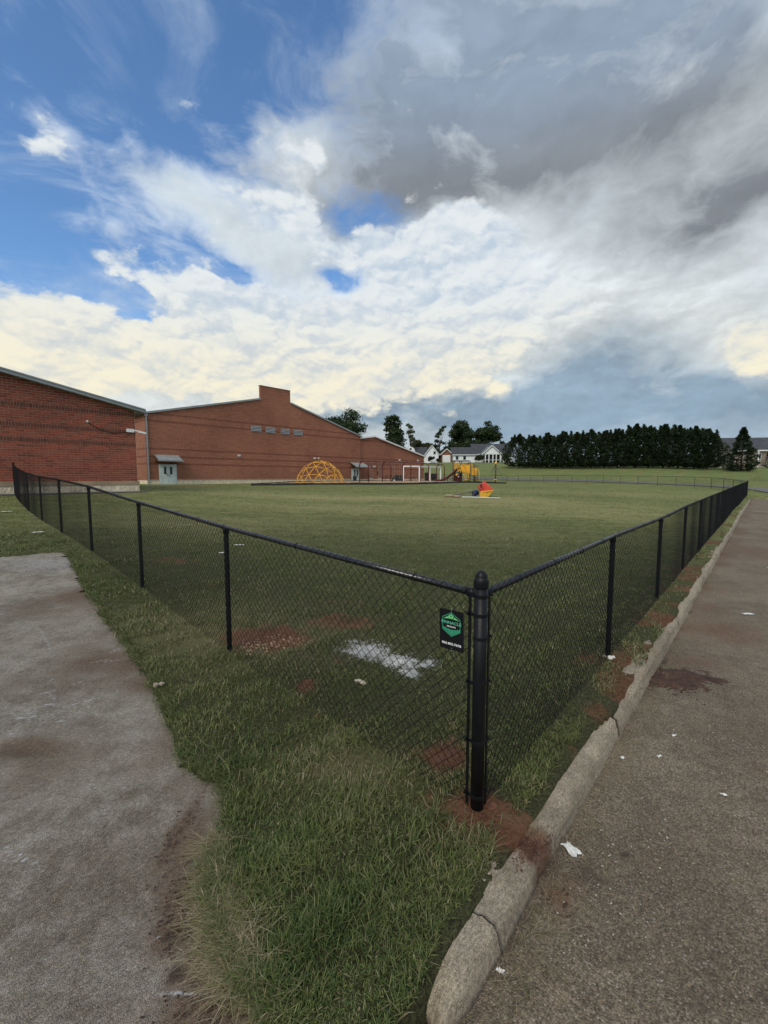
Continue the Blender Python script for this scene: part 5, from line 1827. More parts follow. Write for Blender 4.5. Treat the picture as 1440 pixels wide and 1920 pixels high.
def gable_vol(parent, x0, x1, y0, y1, ze, zr, wm, rm, along='y', ov=.35, base=-1.2, rname='roof', wname='wall'):
    """box with a gable roof; ridge along y (gable faces the camera) or along x"""
    mb = MB()
    if along == 'y':
        xm = (x0 + x1) / 2
        mb.prism([(x0, y0, base), (x1, y0, base), (x1, y0, ze), (xm, y0, zr), (x0, y0, ze)], (0, y1 - y0, 0))
        w = mb.build(wname, wm, parent)
        mb = MB(); sl = (zr - ze) / (xm - x0)
        for a, b_ in ((x0 - ov, xm), (x1 + ov, xm)):
            za = ze - sl * ov
            mb.prism([(a, y0 - ov, za + .03), (b_, y0 - ov, zr + .03), (b_, y0 - ov, zr + .25), (a, y0 - ov, za + .25)], (0, y1 - y0 + 2 * ov, 0))
        r_ = mb.build(rname, rm, parent)
        mb = MB()
        for a, b_ in ((x0 - ov, xm), (x1 + ov, xm)):
            za = ze - sl * ov
            mb.prism([(a, y0 - ov - .08, za - .05), (b_, y0 - ov - .08, zr - .05), (b_, y0 - ov - .08, zr + .24), (a, y0 - ov - .08, za + .24)], (0, .075, 0))
        mb.build('rake_trim', M_white, r_)
    else:
        ym = (y0 + y1) / 2
        mb.prism([(x0, y0, base), (x0, y1, base), (x0, y1, ze), (x0, ym, zr), (x0, y0, ze)], (x1 - x0, 0, 0))
        w = mb.build(wname, wm, parent)
        mb = MB(); sl = (zr - ze) / (ym - y0)
        for a, b_ in ((y0 - ov, ym), (y1 + ov, ym)):
            za = ze - sl * ov
            mb.prism([(x0 - ov, a, za + .03), (x0 - ov, b_, zr + .03), (x0 - ov, b_, zr + .25), (x0 - ov, a, za + .25)], (x1 - x0 + 2 * ov, 0, 0))
        r_ = mb.build(rname, rm, parent)
        mb = MB(); mb.box(((x0 + x1) / 2, y0 - ov - .06, ze - sl * ov + .1), (x1 - x0 + 2 * ov, .10, .22)); mb.build('gutter', M_white, r_)
    return w, r_


def window(parent, x, y, z, w, h, fm=M_white):
    mb = MB(); mb.span((x - w / 2, y - .06, z - h / 2), (x + w / 2, y - .005, z + h / 2)); f_ = mb.build('window', fm, parent)
    mb = MB(); mb.span((x - w / 2 + .08, y - .075, z - h / 2 + .08), (x + w / 2 - .08, y - .062, z + h / 2 - .08)); mb.build('pane', M_dark, f_)
    return f_


# white house with gambrel end, dark roof and tall white gable
h1, c = house('white_house', 795, HY, 'white house with a barn shaped end and a dark roof above the school wing')
X0 = c[0]; Z0 = c[2]
def L(px_):
    return hp(px_) - X0
def Zl(py_):
    return hz_(py_) - Z0
xg0, xg1 = L(757), L(778.5)
xm = (xg0 + xg1) / 2
mb = MB(); mb.prism([(xg0, 0, -2), (xg1, 0, -2), (xg1, 0, Zl(848.5)), (xg1 - .55, 0, Zl(841)), (xm, 0, Zl(837.2)), (xg0 + .55, 0, Zl(841)), (xg0, 0, Zl(848.5))], (0, 9, 0)); w = mb.build('wall', M_whitehouse, h1)
window(w, xm + .3, 0, Zl(843.5), .9, 1.2)
gable_vol(h1, L(776), L(800), .6, 9, Zl(853.5), Zl(838.5), M_whitehouse, M_darkroof, along='x')
w, r_ = gable_vol(h1, L(796), L(820.5), -1.5, 9, Zl(852.5), Zl(837), M_whitehouse, M_darkroof)
window(w, L(813), -1.5, Zl(850), .8, 1.1, M_trim)
window(w, L(803), -1.5, Zl(862), .9, 1.2, M_trim)

h2, c = house('brick_garage', 836.5, 152, 'small brick garage with a white door between the two white houses')
k_ = 152 / FPX
def L2(px_):
    return (px_ - 836.5) * k_
def Z2(py_):
    return hz_(py_, 152) - c[2]
gable_vol(h2, L2(827), L2(846), 0, 7, Z2(851.8), Z2(843), M_brickhouse, M_greyroof, ov=.5)
mb = MB(); mb.span((L2(829), -.09, -.4), (L2(843.5), -.01, Z2(853.8))); gd = mb.build('garage_door', M_whitehouse, h2)
for i in range(1, 4):
    mb = MB(); z_ = -.4 + (Z2(853.8) + .4) * i / 4; mb.span((L2(829.2), -.11, z_ - .03), (L2(843.3), -.092, z_ + .03)); mb.build('door_seam', M_trim, gd)
gable_vol(h2, L2(846.2), L2(853), 3.2, 7, Z2(849), Z2(843.3), M_brickhouse, M_greyroof, along='x')

h3, c = house('white_house', 905, HY, 'long white house with dark roof and a screened porch under a white gable')
X0 = c[0]; Z0 = c[2]
gable_vol(h3, L(849), L(890), 0, 10, Zl(852.6), Zl(838.8), M_whitehouse, M_darkroof, along='x', ov=.5)
gable_vol(h3, L(889.9), L(962), 1.2, 13, Zl(851), Zl(831.5), M_whitehouse, M_darkroof, along='x', ov=.5)
# porch
pw0, pw1 = L(901), L(934)
mb = MB(); xm = (pw0 + pw1) / 2
mb.prism([(pw0, -2.2, Zl(851.6)), (pw1, -2.2, Zl(851.6)), (xm, -2.2, Zl(837.4))], (0, 6, 0)); gb = mb.build('porch_gable', M_whitehouse, h3)
mb = MB()
for a, s_ in ((pw0 - .5, 1), (pw1 + .5, -1)):
    sl = (Zl(837.4) - Zl(851.6)) / (xm - pw0); za = Zl(851.6) - sl * .5
    mb.prism([(a, -2.7, za + .03), (xm, -2.7, Zl(837.4) + .03), (xm, -2.7, Zl(837.4) + .24), (a, -2.7, za + .24)], (0, 7.5, 0))
pr = mb.build('porch_roof', M_greyroof, h3)
mb = MB()
for a in (pw0 - .5, pw1 + .5):
    mb.prism([(a, -2.78, za - .06), (xm, -2.78, Zl(837.4) - .06), (xm, -2.78, Zl(837.4) + .22), (a, -2.78, za + .22)], (0, .075, 0))
mb.build('rake_trim', M_white, pr)
mb = MB(); mb.span((pw0, -2.2, Zl(853)), (pw1, -1.9, Zl(851.65))); mb.build('porch_beam', M_white, h3)
mb = MB(); mb.span((pw0 + .1, -1.85, -1.2), (pw1 - .1, -1.7, Zl(853.05))); mb.build('porch_screen', M_dark, h3)
for px_ in (901.5, 906, 912.5, 919.8, 926, 933.4):
    mb = MB(); mb.box((L(px_), -2.05, (Zl(853) - 1.2) / 2), (.30, .28, Zl(853) + 1.2)); mb.build('porch_column', M_white, h3)
mb = MB(); mb.span((pw0, -2.1, Zl(863.5)), (pw1, -1.95, Zl(862.8))); mb.build('porch_rail', M_white, h3)
window(h3, L(895), 1.2, Zl(858), 1.0, 1.5)
window(h3, L(944), 1.2, Zl(858.5), 1.4, 1.5)
window(h3, L(870), 0, Zl(859), 1.0, 1.3, M_trim)
window(h3, L(856), 0, Zl(859), 1.0, 1.3, M_trim)

# right-hand house and the grey shed roof behind the cedar
c = spot(1430, 95)
h4 = thing('tan_house', tuple(c), 'tan house with a big dark roof and white corner posts at the right edge', 'house', rz=-.12)
m4 = 95 / FPX
def L4(px_):
    return (px_ - 1430) * m4
def Z4(py_):
    return (895 - py_) / FPX * 95 + EYE - c[2]
gable_vol(h4, L4(1377), L4(1530), 0, 11, Z4(844.5), Z4(819.5), M_tan, M_darkroof, along='x', ov=.45)
for px_ in (1411, 1431, 1452):
    mb = MB(); mb.box((L4(px_), -1.2, (Z4(845)) / 2 - .5), (.17, .17, Z4(845) + 1.0)); mb.build('porch_column', M_white, h4)
mb = MB(); mb.span((L4(1409), -1.35, Z4(845.9)), (L4(1500), -1.05, Z4(844.7))); mb.build('porch_beam', M_white, h4)
mb = MB(); mb.span((L4(1426), -1.25, Z4(866)), (L4(1500), -1.15, Z4(865.3))); mb.build('porch_rail', M_white, h4)
window(h4, L4(1418), 0, Z4(856), 1.1, 1.4)
c = spot(1362, 130)
h5 = thing('grey_shed', tuple(c), 'grey outbuilding showing between the evergreen hedge and the lone cedar', 'shed')
m5 = 130 / FPX
Z5 = lambda py_: (895 - py_) / FPX * 130 + EYE - c[2]
M_greysiding = mat('grey_siding', (.22, .235, .24), .8, .1, 1)
w, r_ = gable_vol(h5, -3.6, 3.6, 0, 7, Z5(852), Z5(840.5), M_greysiding, M_greyroof, along='x')
mb = MB(); mb.span((-1.4, -.08, -1), (.2, -.01, Z5(858))); mb.build('door', M_white, h5)

# ================================================================== trees
def leaf_cloud(cent, rad, n, size, rng, squash=.7, shell=.55):
    """quads scattered through lumpy spheres"""
    out = []
    cent = np.array(cent); rad = np.array(rad)
    pr = rad ** 2; pr = pr / pr.sum()
    k_ = rng.choice(len(cent), n, p=pr)
    d = rng.normal(size=(n, 3)); d /= np.linalg.norm(d, axis=1)[:, None]
    rr = rad[k_] * (shell + (1 - shell) * rng.random(n)) * (1 + .16 * rng.normal(size=n))
    p = cent[k_] + d * rr[:, None] * np.array([1, 1, squash])
    nrm = d + rng.normal(size=(n, 3)) * .7; nrm /= np.linalg.norm(nrm, axis=1)[:, None]
    a = np.cross(nrm, rng.normal(size=(n, 3))); a /= np.linalg.norm(a, axis=1)[:, None]
    b_ = np.cross(nrm, a)
    s = size * rng.uniform(.55, 1.35, n)[:, None]
    V = np.stack([p - a * s, p + b_ * s * .6 - a * s * .1, p + a * s, p - b_ * s * .6 + a * s * .1], 1)
    return V.reshape(-1, 3), np.arange(4 * n).reshape(n, 4)


def broadleaf(px_, Y_, top_py, wpx, label, m=M_oak, n=2600, size=.42, seed=0, trunk_h=.28, lobes=16, shape=None, group='broadleaf trees on the skyline', name='oak_tree', low=.25, dense=True):
    rng = np.random.default_rng(100 + seed)
    c = spot(px_, Y_)
    H = (895 - top_py) / FPX * Y_ + EYE - c[2]
    Wd = wpx / FPX * Y_ / 2
    t = thing(name, tuple(c), label, 'tree', group)
    cs, rs = [], []
    if shape is None:
        zc, hh = (low + 1) / 2 * H, (1 - low) / 2 * H
        for i in range(lobes + 6):
            d = rng.normal(size=3); d /= np.linalg.norm(d)
            q = rng.uniform(.25, .80)
            r_ = Wd * rng.uniform(.24, .40)
            cs.append((d[0] * Wd * q * .95, d[1] * Wd * q * .95, min(zc + d[2] * hh * q, H - r_ * .62))); rs.append(r_)
    else:
        for (fx, fz, fr_) in shape:
            cs.append((fx * Wd, rng.uniform(-.3, .3) * Wd, fz * H - fr_ * Wd * .3)); rs.append(fr_ * Wd * 1.25)
    # trunk and limbs
    mb = MB()
    r0 = .035 * H * .6
    mb.tube([(0, 0, -.3), (rng.uniform(-.1, .1), 0, H * trunk_h), (rng.uniform(-.3, .3), rng.uniform(-.3, .3), H * .6)], [r0, r0 * .75, r0 * .4], 7)
    trk = mb.build('trunk', M_trunk, t, smooth=True)
    mb = MB()
    for cc in cs[:12]:
        st_ = H * rng.uniform(trunk_h * .9, .5)
        mb.tube([(0, 0, min(st_, cc[2] * .8)), (cc[0] * .5, cc[1] * .5, (st_ + cc[2]) * .48), cc], [r0 * .4, r0 * .25, r0 * .08], 5)
    mb.build('limbs', M_trunk, trk)
    V, F = leaf_cloud(cs, rs, int(n * 1.7), size, rng)
    o = obj('crown', npmesh('crown', V, F, smooth=False), m, t)
    o['kind'] = 'stuff'
    return t


broadleaf(645, 118, 768, 104, 'broad dark oak rising behind the gym roof', seed=1, n=5200, size=.36, lobes=22, low=.3)
broadleaf(737, 150, 779, 44, 'tall dark ragged tree behind the wing roof peak', seed=2, n=2600, size=.45, shape=[(-.3, .92, .32), (.1, .95, .3), (.25, .85, .4), (-.5, .82, .28), (-.1, .75, .45), (.3, .68, .5), (0, .6, .5), (.35, .52, .55), (-.2, .5, .5), (.6, .58, .25), (0, .4, .65), (.3, .3, .65), (-.6, .72, .2)])
broadleaf(725, 146, 818, 30, 'low dark bush like tree in front of the ragged tree', seed=14, n=900, size=.4, low=.2)
broadleaf(769, 152, 794, 22, 'thin sparse pale tree with see through foliage', m=M_sparse, seed=3, n=420, size=.34, shape=[(-.4, .95, .3), (0, .9, .35), (.2, .8, .4), (-.3, .78, .35), (.1, .68, .4), (.4, .6, .4), (.5, .5, .4)])
broadleaf(783, 168, 822, 42, 'olive green tree mass behind the white gable house', m=M_oak2, seed=4, n=1500, size=.45, low=.15)
broadleaf(801, 170, 824, 30, 'olive brown low tree right of the white gable ridge', m=M_oak2, seed=5, n=1000, size=.45, low=.15)
broadleaf(753, 165, 832, 34, 'dark low tree behind the barn shaped house end', seed=6, n=1000, size=.45, low=.1)
broadleaf(822, 158, 799, 30, 'leaning dark tree with a bent crown and a gap below it', seed=7, n=900, size=.36, shape=[(.75, .98, .14), (.5, .95, .2), (.25, .88, .26), (.0, .8, .28), (-.2, .72, .26), (-.35, .58, .25), (-.4, .46, .28), (.3, .56, .22), (.6, .52, .2), (-.3, .34, .4), (0, .25, .5), (.6, .3, .35), (.9, .4, .3)])
broadleaf(864, 172, 789, 70, 'big dark spreading oak left of the skyline pair', seed=8, n=3000, size=.48, lobes=20, low=.25)
broadleaf(909, 176, 785, 62, 'big dark round oak right of the skyline pair', seed=9, n=3200, size=.48, lobes=20, low=.22)
broadleaf(886, 168, 822, 60, 'dark understorey tree between the two big oaks', seed=10, n=1600, size=.45, low=.1)
broadleaf(846, 165, 826, 40, 'dark low tree left of the big spreading oak', seed=15, n=1300, size=.45, low=.1)
broadleaf(945, 180, 822, 36, 'small round green tree above the long dark house roof', m=leaf_mat('dull_leaves', (.03, .045, .02), (.06, .075, .03)), seed=11, n=1400, size=.5, low=.1)
# small garden shrubs in front of the houses
broadleaf(897, 146, 852, 19, 'round dark shrub at the left corner of the porch', m=M_shrub, seed=12, n=800, size=.22, low=.12, trunk_h=.2, group='garden shrubs by the houses', name='shrub')
broadleaf(947, 145, 848, 16, 'tall loose green shrub right of the porch', m=M_bush, seed=13, n=600, size=.24, low=.15, trunk_h=.2, group='garden shrubs by the houses', name='shrub')
broadleaf(808, 146, 856, 15, 'little umbrella shaped tree in front of the white gable', m=M_shrub, seed=16, n=500, size=.2, low=.5, trunk_h=.5, group='garden shrubs by the houses', name='garden_tree')
broadleaf(821, 147, 858, 9, 'narrow dark shrub between the white gable and the brick garage', m=M_shrub, seed=17, n=300, size=.2, low=.1, trunk_h=.2, group='garden shrubs by the houses', name='shrub')


def conifer(px_, Y_, top_py, wpx, label, seed, n=5200, group='evergreen hedge row on the hill', spire=False, name='evergreen_tree', lift=.04):
    rng = np.random.default_rng(500 + seed)
    c = spot(px_, Y_)
    H = (895 - top_py) / FPX * Y_ + EYE - c[2]
    Wd = wpx / FPX * Y_ / 2
    t = thing(name, tuple(c), label, 'tree', group)
    mb = MB()
    mb.tube([(0, 0, -.3), (0, 0, H * .5), (0, 0, H * .93)], [.02 * H, .014 * H, .004 * H], 6)
    for _ in range(3):
        a = rng.uniform(0, 6.28); mb.tube([(0, 0, .2), (math.cos(a) * .5, math.sin(a) * .5, 1.3)], [.012 * H, .006 * H], 5)
    mb.build('trunk', M_trunk, t, smooth=True)
    # sprays: pointed, rising outwards; leaders break the top
    lead = [(0, 0, 1.0)] + [(rng.uniform(-.75, .75), rng.uniform(-.4, .4), rng.uniform(.84, .985)) for _ in range(9)]
    zf = lift + (1 - lift) * rng.random(n) ** (1.15)
    if spire:
        prof = (1 - zf) ** .85 * (.85 + .15 * np.sin(zf * 42)) + .015
        prof = np.where(zf < .12, prof * (zf / .12) ** .5, prof)
    else:
        prof = np.minimum(1.0, ((.95 - np.minimum(zf, .95)) / .42 + .01)) ** .72
        prof = np.where(zf < .16, prof * (.55 + .45 * (zf - lift) / (.16 - lift)), prof)
    a = rng.uniform(0, 6.28, n)
    lump = 1 + .16 * np.sin(a * 5 + zf * 9 + seed) + .10 * np.sin(a * 9 - zf * 17)
    rad = Wd * prof * lump * (.55 + .45 * np.sqrt(rng.random(n)))
    p = np.column_stack([np.cos(a) * rad, np.sin(a) * rad, zf * H])
    if not spire:
        # spiky leaders
        m_ = 1700
        li = rng.integers(0, len(lead), m_)
        ld = np.array(lead)[li]
        u = rng.random(m_)
        zz = ld[:, 2] * H * 1.02 - u * .22 * H
        rr_ = .050 * H * (u + .03) * rng.random(m_) ** .5 * 1.4
        aa = rng.uniform(0, 6.28, m_)
        p2 = np.column_stack([ld[:, 0] * Wd * .9 + np.cos(aa) * rr_, ld[:, 1] * Wd + np.sin(aa) * rr_, zz])
        p = np.vstack([p, p2]); a = np.concatenate([a, aa])
    N = len(p)
    outw = np.column_stack([np.cos(a), np.sin(a), np.full(N, .1 if spire else .75)]) + rng.normal(size=(N, 3)) * .35
    outw /= np.linalg.norm(outw, axis=1)[:, None]
    sd_ = np.cross(outw, rng.normal(size=(N, 3))); sd_ /= np.linalg.norm(sd_, axis=1)[:, None]
    ln = (.055 if not spire else .05) * H * rng.uniform(.5, 1.25, N)[:, None]
    wd_ = ln * .26
    V = np.stack([p - outw * ln * .4 - sd_ * wd_ * .4, p - sd_ * wd_ + outw * ln * .1, p + outw * ln * .75, p + sd_ * wd_ + outw * ln * .1], 1).reshape(-1, 3)
    o = obj('crown', npmesh('crown', V, np.arange(4 * N).reshape(N, 4), smooth=False), M_cedar, t)
    o['kind'] = 'stuff'
    return t


HEDGE = [(972, 815), (998, 817), (1025, 813), (1052, 810), (1078, 812), (1104, 807), (1130, 810), (1155, 806), (1188, 797), (1213, 801), (1240, 798), (1268, 800), (1298, 801), (1322, 806)]
ORD = ['first', 'second', 'third', 'fourth', 'fifth', 'sixth', 'seventh', 'eighth', 'ninth', 'tenth', 'eleventh', 'twelfth', 'thirteenth', 'last']
for i, (px_, tpy) in enumerate(HEDGE):
    f_ = (px_ - 972) / (1322 - 972)
    Y_ = 1 / ((1 - f_) / 116 + f_ / 80)
    conifer(px_, Y_, tpy + 1, 60 if i not in (13,) else 52, f'{ORD[i]} dark evergreen from the left in the tall hedge row on the hill', i)
conifer(1386, 74, 803, 58, 'lone dark cedar with a thin spire right of the hedge row', 40, group='evergreens by the right hand house', spire=True, name='cedar_tree', lift=.02)
conifer(1360, 78, 850, 17, 'small dark conifer bush at the left foot of the lone cedar', 41, n=1500, group='evergreens by the right hand house', name='conifer_bush', lift=.02)
conifer(1446, 78, 846, 34, 'dark evergreen bush in front of the tan house porch', 42, n=2200, group='evergreens by the right hand house', name='conifer_bush', lift=.02)

# ================================================================== grass
def blades(P, h, w, phi, lean, rnd, dry, nseg):
    """P (n,3) roots -> mesh arrays"""
    n = len(P)
    tau = np.linspace(0, 1, nseg + 1)
    ca, sa = np.cos(phi), np.sin(phi)
    V = np.empty((n, nseg * 2 + 1, 3), np.float32)
    side = phi + math.pi / 2 + RNG.normal(size=n) * .5
    cs_, ss_ = np.cos(side), np.sin(side)
    for k_, t_ in enumerate(tau):
        hor = lean * h * t_ ** 1.8
        ver = h * t_ * (1 - .35 * np.minimum(lean, 1.6) * t_ * .6) / (1 + .35 * lean ** 2 * .5)
        x_ = P[:, 0] + ca * hor; y_ = P[:, 1] + sa * hor; z_ = P[:, 2] + ver
        ww = w * (1 - t_) ** .6 * .5
        if k_ < nseg:
            V[:, 2 * k_, 0] = x_ - cs_ * ww; V[:, 2 * k_, 1] = y_ - ss_ * ww; V[:, 2 * k_, 2] = z_
            V[:, 2 * k_ + 1, 0] = x_ + cs_ * ww; V[:, 2 * k_ + 1, 1] = y_ + ss_ * ww; V[:, 2 * k_ + 1, 2] = z_
        else:
            V[:, -1, 0] = x_; V[:, -1, 1] = y_; V[:, -1, 2] = z_
    m = nseg * 2 + 1
    base = (np.arange(n) * m)[:, None]
    q = [np.array([2 * k_, 2 * k_ + 1, 2 * k_ + 3, 2 * k_ + 2]) for k_ in range(nseg - 1)]
    F4 = (base[:, None] + np.array(q)[None]).reshape(-1, 4) if nseg > 1 else None
    F3 = base + np.array([2 * nseg - 2, 2 * nseg - 1, 2 * nseg])[None]
    tips = np.tile(np.concatenate([np.repeat(tau[:-1], 2), [1]]), n)
    return V.reshape(-1, 3), F4, F3, np.repeat(rnd, m), np.repeat(dry, m), tips


def make_blades(name, P, h, w, phi, lean, rnd, dry, nseg, label):
    V, F4, F3, r_, d_, t_ = blades(P, h, w, phi, lean, rnd, dry, nseg)
    me = npmesh(name, V, F4, F3)
    fw_ = field(WHITE, P[:, 0], P[:, 1])
    pl_ = sstep(fw_ + .40 * wob(P[:, 0], P[:, 1], .10, 30) + .2 * RNG.normal(size=len(P)), .30, .75) * sstep(fw_, .12, .35)
    setattr_f(me, 'pale', np.repeat(pl_, nseg * 2 + 1))
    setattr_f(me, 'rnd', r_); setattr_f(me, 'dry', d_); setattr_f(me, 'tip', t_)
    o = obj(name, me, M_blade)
    tag(o, label, 'grass', kind='stuff')
    return o


def scatter(n, r0, r1, th0=-48, th1=47):
    r = np.exp(RNG.uniform(math.log(r0), math.log(r1), n)); a = np.radians(RNG.uniform(th0, th1, n))
    return r * np.sin(a), r * np.cos(a), r


def keep_grass(x, y, r):
    s, t = st(x, y)
    ok = ~inpoly(x, y, PAD)
    ed = polydist(x, y, PAD)
    ok |= (ed < .05) & (RNG.random(len(x)) < .35)
    ok &= (t > -.21 + .03 * wob(x, y, .2, 4)) | ((s < -.82) & (t > -.27))
    d_ = field(DIRT, x, y); wt = field(WHITE, x, y)
    pr = (1 - sstep(d_ + .25 * wob(x, y, .22, 11), .30, .75) * .97) * (1 - sstep(wt + .3 * wob(x, y, .12, 30), .3, .6) * .55)
    pr *= .66 + .42 * wob(x, y, .22, 19)
    ok &= RNG.random(len(x)) < pr
    return ok, ed, t, d_


def grass_zone(name, n, r0, r1, nseg, label, hscale=1.0, wscale=1.0):
    x, y, r = scatter(n, r0, r1)
    ok, ed, t, d_ = keep_grass(x, y, r)
    x, y, r, ed, t, d_ = (v[ok] for v in (x, y, r, ed, t, d_))
    sL = (x - ORG[0]) * dL[0] + (y - ORG[1]) * dL[1]
    nl = np.array([dL[1], -dL[0]])
    side = (x - ORG[0]) * nl[0] + (y - ORG[1]) * nl[1]          # >0 : camera-side or field side?
    cam_side = (-(ORG[0]) * nl[0] - ORG[1] * nl[1])
    outside = (side * np.sign(cam_side)) > 0
    z = ghgt(x, y) + .012 * wob(x, y, .5, 3) * np.exp(-r / 12) + .02 * wob(x, y, 2.5, 9) * np.exp(-r / 60) - .004
    m = len(x)
    hh = np.where(outside, .050, .036) * (1 + .45 * wob(x, y, .35, 23)) * RNG.uniform(.55, 1.4, m) * hscale
    hh = np.clip(hh, .012, .11)
    w = RNG.uniform(.0030, .0062, m) * np.maximum(1, r / 3.4) ** .9 * wscale
    wide = RNG.random(m) < .07
    w = np.where(wide, w * 2.3, w); hh = np.where(wide, hh * .6, hh)
    phi = RNG.uniform(0, 6.283, m) + .9 * wob(x, y, .3, 31)
    lean = np.abs(RNG.normal(.75, .4, m))
    rnd = np.clip(.47 + .32 * RNG.normal(size=m) + .20 * wob(x, y, .45, 27) + .14 * wob(x, y, 2.2, 5), 0, 1)
    dr = field(DRY, x, y)
    dry = np.clip((RNG.random(m) < (.05 + .10 * np.clip(wob(x, y, .4, 37), 0, 1) + .75 * np.clip(dr, 0, 1) + .25 * np.clip(d_, 0, 1))).astype(float) * RNG.uniform(.4, 1, m), 0, 1)
    return make_blades(name, np.column_stack([x, y, z]), hh, w, phi, lean, rnd, dry, nseg, label)


grass_zone('grass', 170000, 1.15, 4.2, 4, 'lush green grass verge around the corner post in the foreground')
grass_zone('grass', 180000, 4.2, 13, 3, 'mown grass behind the chain link near the corner', 1.0, 1.0)
grass_zone('grass', 110000, 13, 48, 2, 'mown lawn grass out across the field', 1.0, .8)

# blades hanging over the rim of the concrete
E_ = np.array(PAD[3:25]); Ls = np.concatenate([[0], np.cumsum(np.hypot(*np.diff(E_, axis=0).T))])
wgt = 1 / np.maximum(1.2, np.hypot(E_[:, 0], E_[:, 1]))
u = RNG.random(9000); cdf = np.concatenate([[0], np.cumsum((wgt[1:] + wgt[:-1]) * np.diff(Ls))]); cdf /= cdf[-1]
lu = np.interp(u, cdf, Ls)
x = np.interp(lu, Ls, E_[:, 0]); y = np.interp(lu, Ls, E_[:, 1])
gxn = np.interp(lu, Ls, np.gradient(E_[:, 0])); gyn = np.interp(lu, Ls, np.gradient(E_[:, 1]))
gl = np.hypot(gxn, gyn); inx, iny = gyn / gl, -gxn / gl
off_ = RNG.normal(-.02, .035, len(x))
keep_ = RNG.random(len(x)) < .35 + .65 * (wob(x, y, .3, 8) > -.2)
x, y = (x + inx * off_)[keep_], (y + iny * off_)[keep_]; inx, iny = inx[keep_], iny[keep_]
r = np.hypot(x, y)
make_blades('grass', np.column_stack([x, y, ghgt(x, y) - .004]), RNG.uniform(.03, .085, len(x)), RNG.uniform(.003, .005, len(x)) * np.maximum(1, r / 4.5) ** .85, np.arctan2(iny, inx) + RNG.normal(0, .7, len(x)), RNG.uniform(.4, 1.5, len(x)), np.clip(.5 + .25 * RNG.normal(size=len(x)), 0, 1), (RNG.random(len(x)) < .12) * .8, 4, 'grass blades leaning over the edge of the stained concrete path')

# tufts against the back of the kerb
n = 3600
s_ = RNG.uniform(-.86, 1.5, n); t_ = RNG.normal(-.165, .030, n)
x, y = xy(s_, t_)
m = (RNG.random(n) < .45 + .6 * (wob(x, y, .16, 12) > -.3)) & (field(DIRT, x, y) < .5 + .3 * RNG.random(n))
x, y = x[m], y[m]; n = len(x)
make_blades('grass', np.column_stack([x, y, ghgt(x, y) - .012]), RNG.uniform(.025, .070, n), RNG.uniform(.003, .0055, n), math.atan2(-E2[1], -E2[0]) + RNG.normal(0, 1.0, n), RNG.uniform(.3, 1.3, n), np.clip(.45 + .3 * RNG.normal(size=n), 0, 1), (RNG.random(n) < .15) * .8, 4, 'grass tufts growing against the back of the near kerb')
n = 26000
s_ = np.exp(RNG.uniform(math.log(2.6), math.log(50), n)) - 1.2; t_ = RNG.uniform(-.31, .10, n)
x, y = xy(s_, t_)
cl_ = wob(s_ / (1 + s_ * .05), t_ * 2, .45, 21)
m = (cl_ > .05) & (RNG.random(n) < .8) | (RNG.random(n) < .10)
x, y, s_ = x[m], y[m], s_[m]; n = len(x); r = np.hypot(x, y)
make_blades('grass', np.column_stack([x, y, ghgt(x, y) + .010]), RNG.uniform(.025, .065, n), RNG.uniform(.003, .005, n) * np.maximum(1, r / 3.4) ** .9, RNG.uniform(0, 6.28, n), RNG.uniform(.4, 1.5, n), np.clip(.5 + .3 * RNG.normal(size=n), 0, 1), (RNG.random(n) < .28) * .8, 3, 'patchy grass tufts on the soil strip between the long fence and the kerb')

# straw-coloured dead tufts along the pad and loose straw by the kerb
xs, ys, hs, ph, ln, wd_ = [], [], [], [], [], []
for (a, b_, n, sp) in [((385, 1600), (425, 1580), 300, .06), ((385, 1660), (430, 1640), 460, .07), ((385, 1720), (445, 1705), 600, .08), ((400, 1780), (455, 1772), 600, .08), ((420, 1840), (475, 1832), 440, .07), ((500, 1895), (520, 1885), 110, .05), ((880, 1590), (950, 1640), 70, .06), ((970, 1530), (1000, 1560), 40, .05), ((455, 1690), (480, 1730), 90, .07)]:
    p, q = hit(*a)[:2], hit(*b_)[:2]
    u = RNG.random(n)[:, None]
    c = p + (q - p) * u + RNG.normal(size=(n, 2)) * sp * .5
    xs.append(c[:, 0]); ys.append(c[:, 1])
    hs.append(RNG.uniform(.03, .085, n)); ph.append(np.where(RNG.random(n) < .7, RNG.normal(math.pi + .3, .8, n), RNG.uniform(0, 6.28, n))); ln.append(RNG.uniform(1.2, 2.6, n)); wd_.append(RNG.uniform(.002, .004, n))
x = np.concatenate(xs); y = np.concatenate(ys)
make_blades('dry_grass', np.column_stack([x, y, ghgt(x, y) + .002]), np.concatenate(hs), np.concatenate(wd_), np.concatenate(ph), np.concatenate(ln), RNG.random(len(x)), np.clip(RNG.normal(.85, .2, len(x)), 0, 1), 4, 'straw coloured dead grass spilling over the concrete edge')
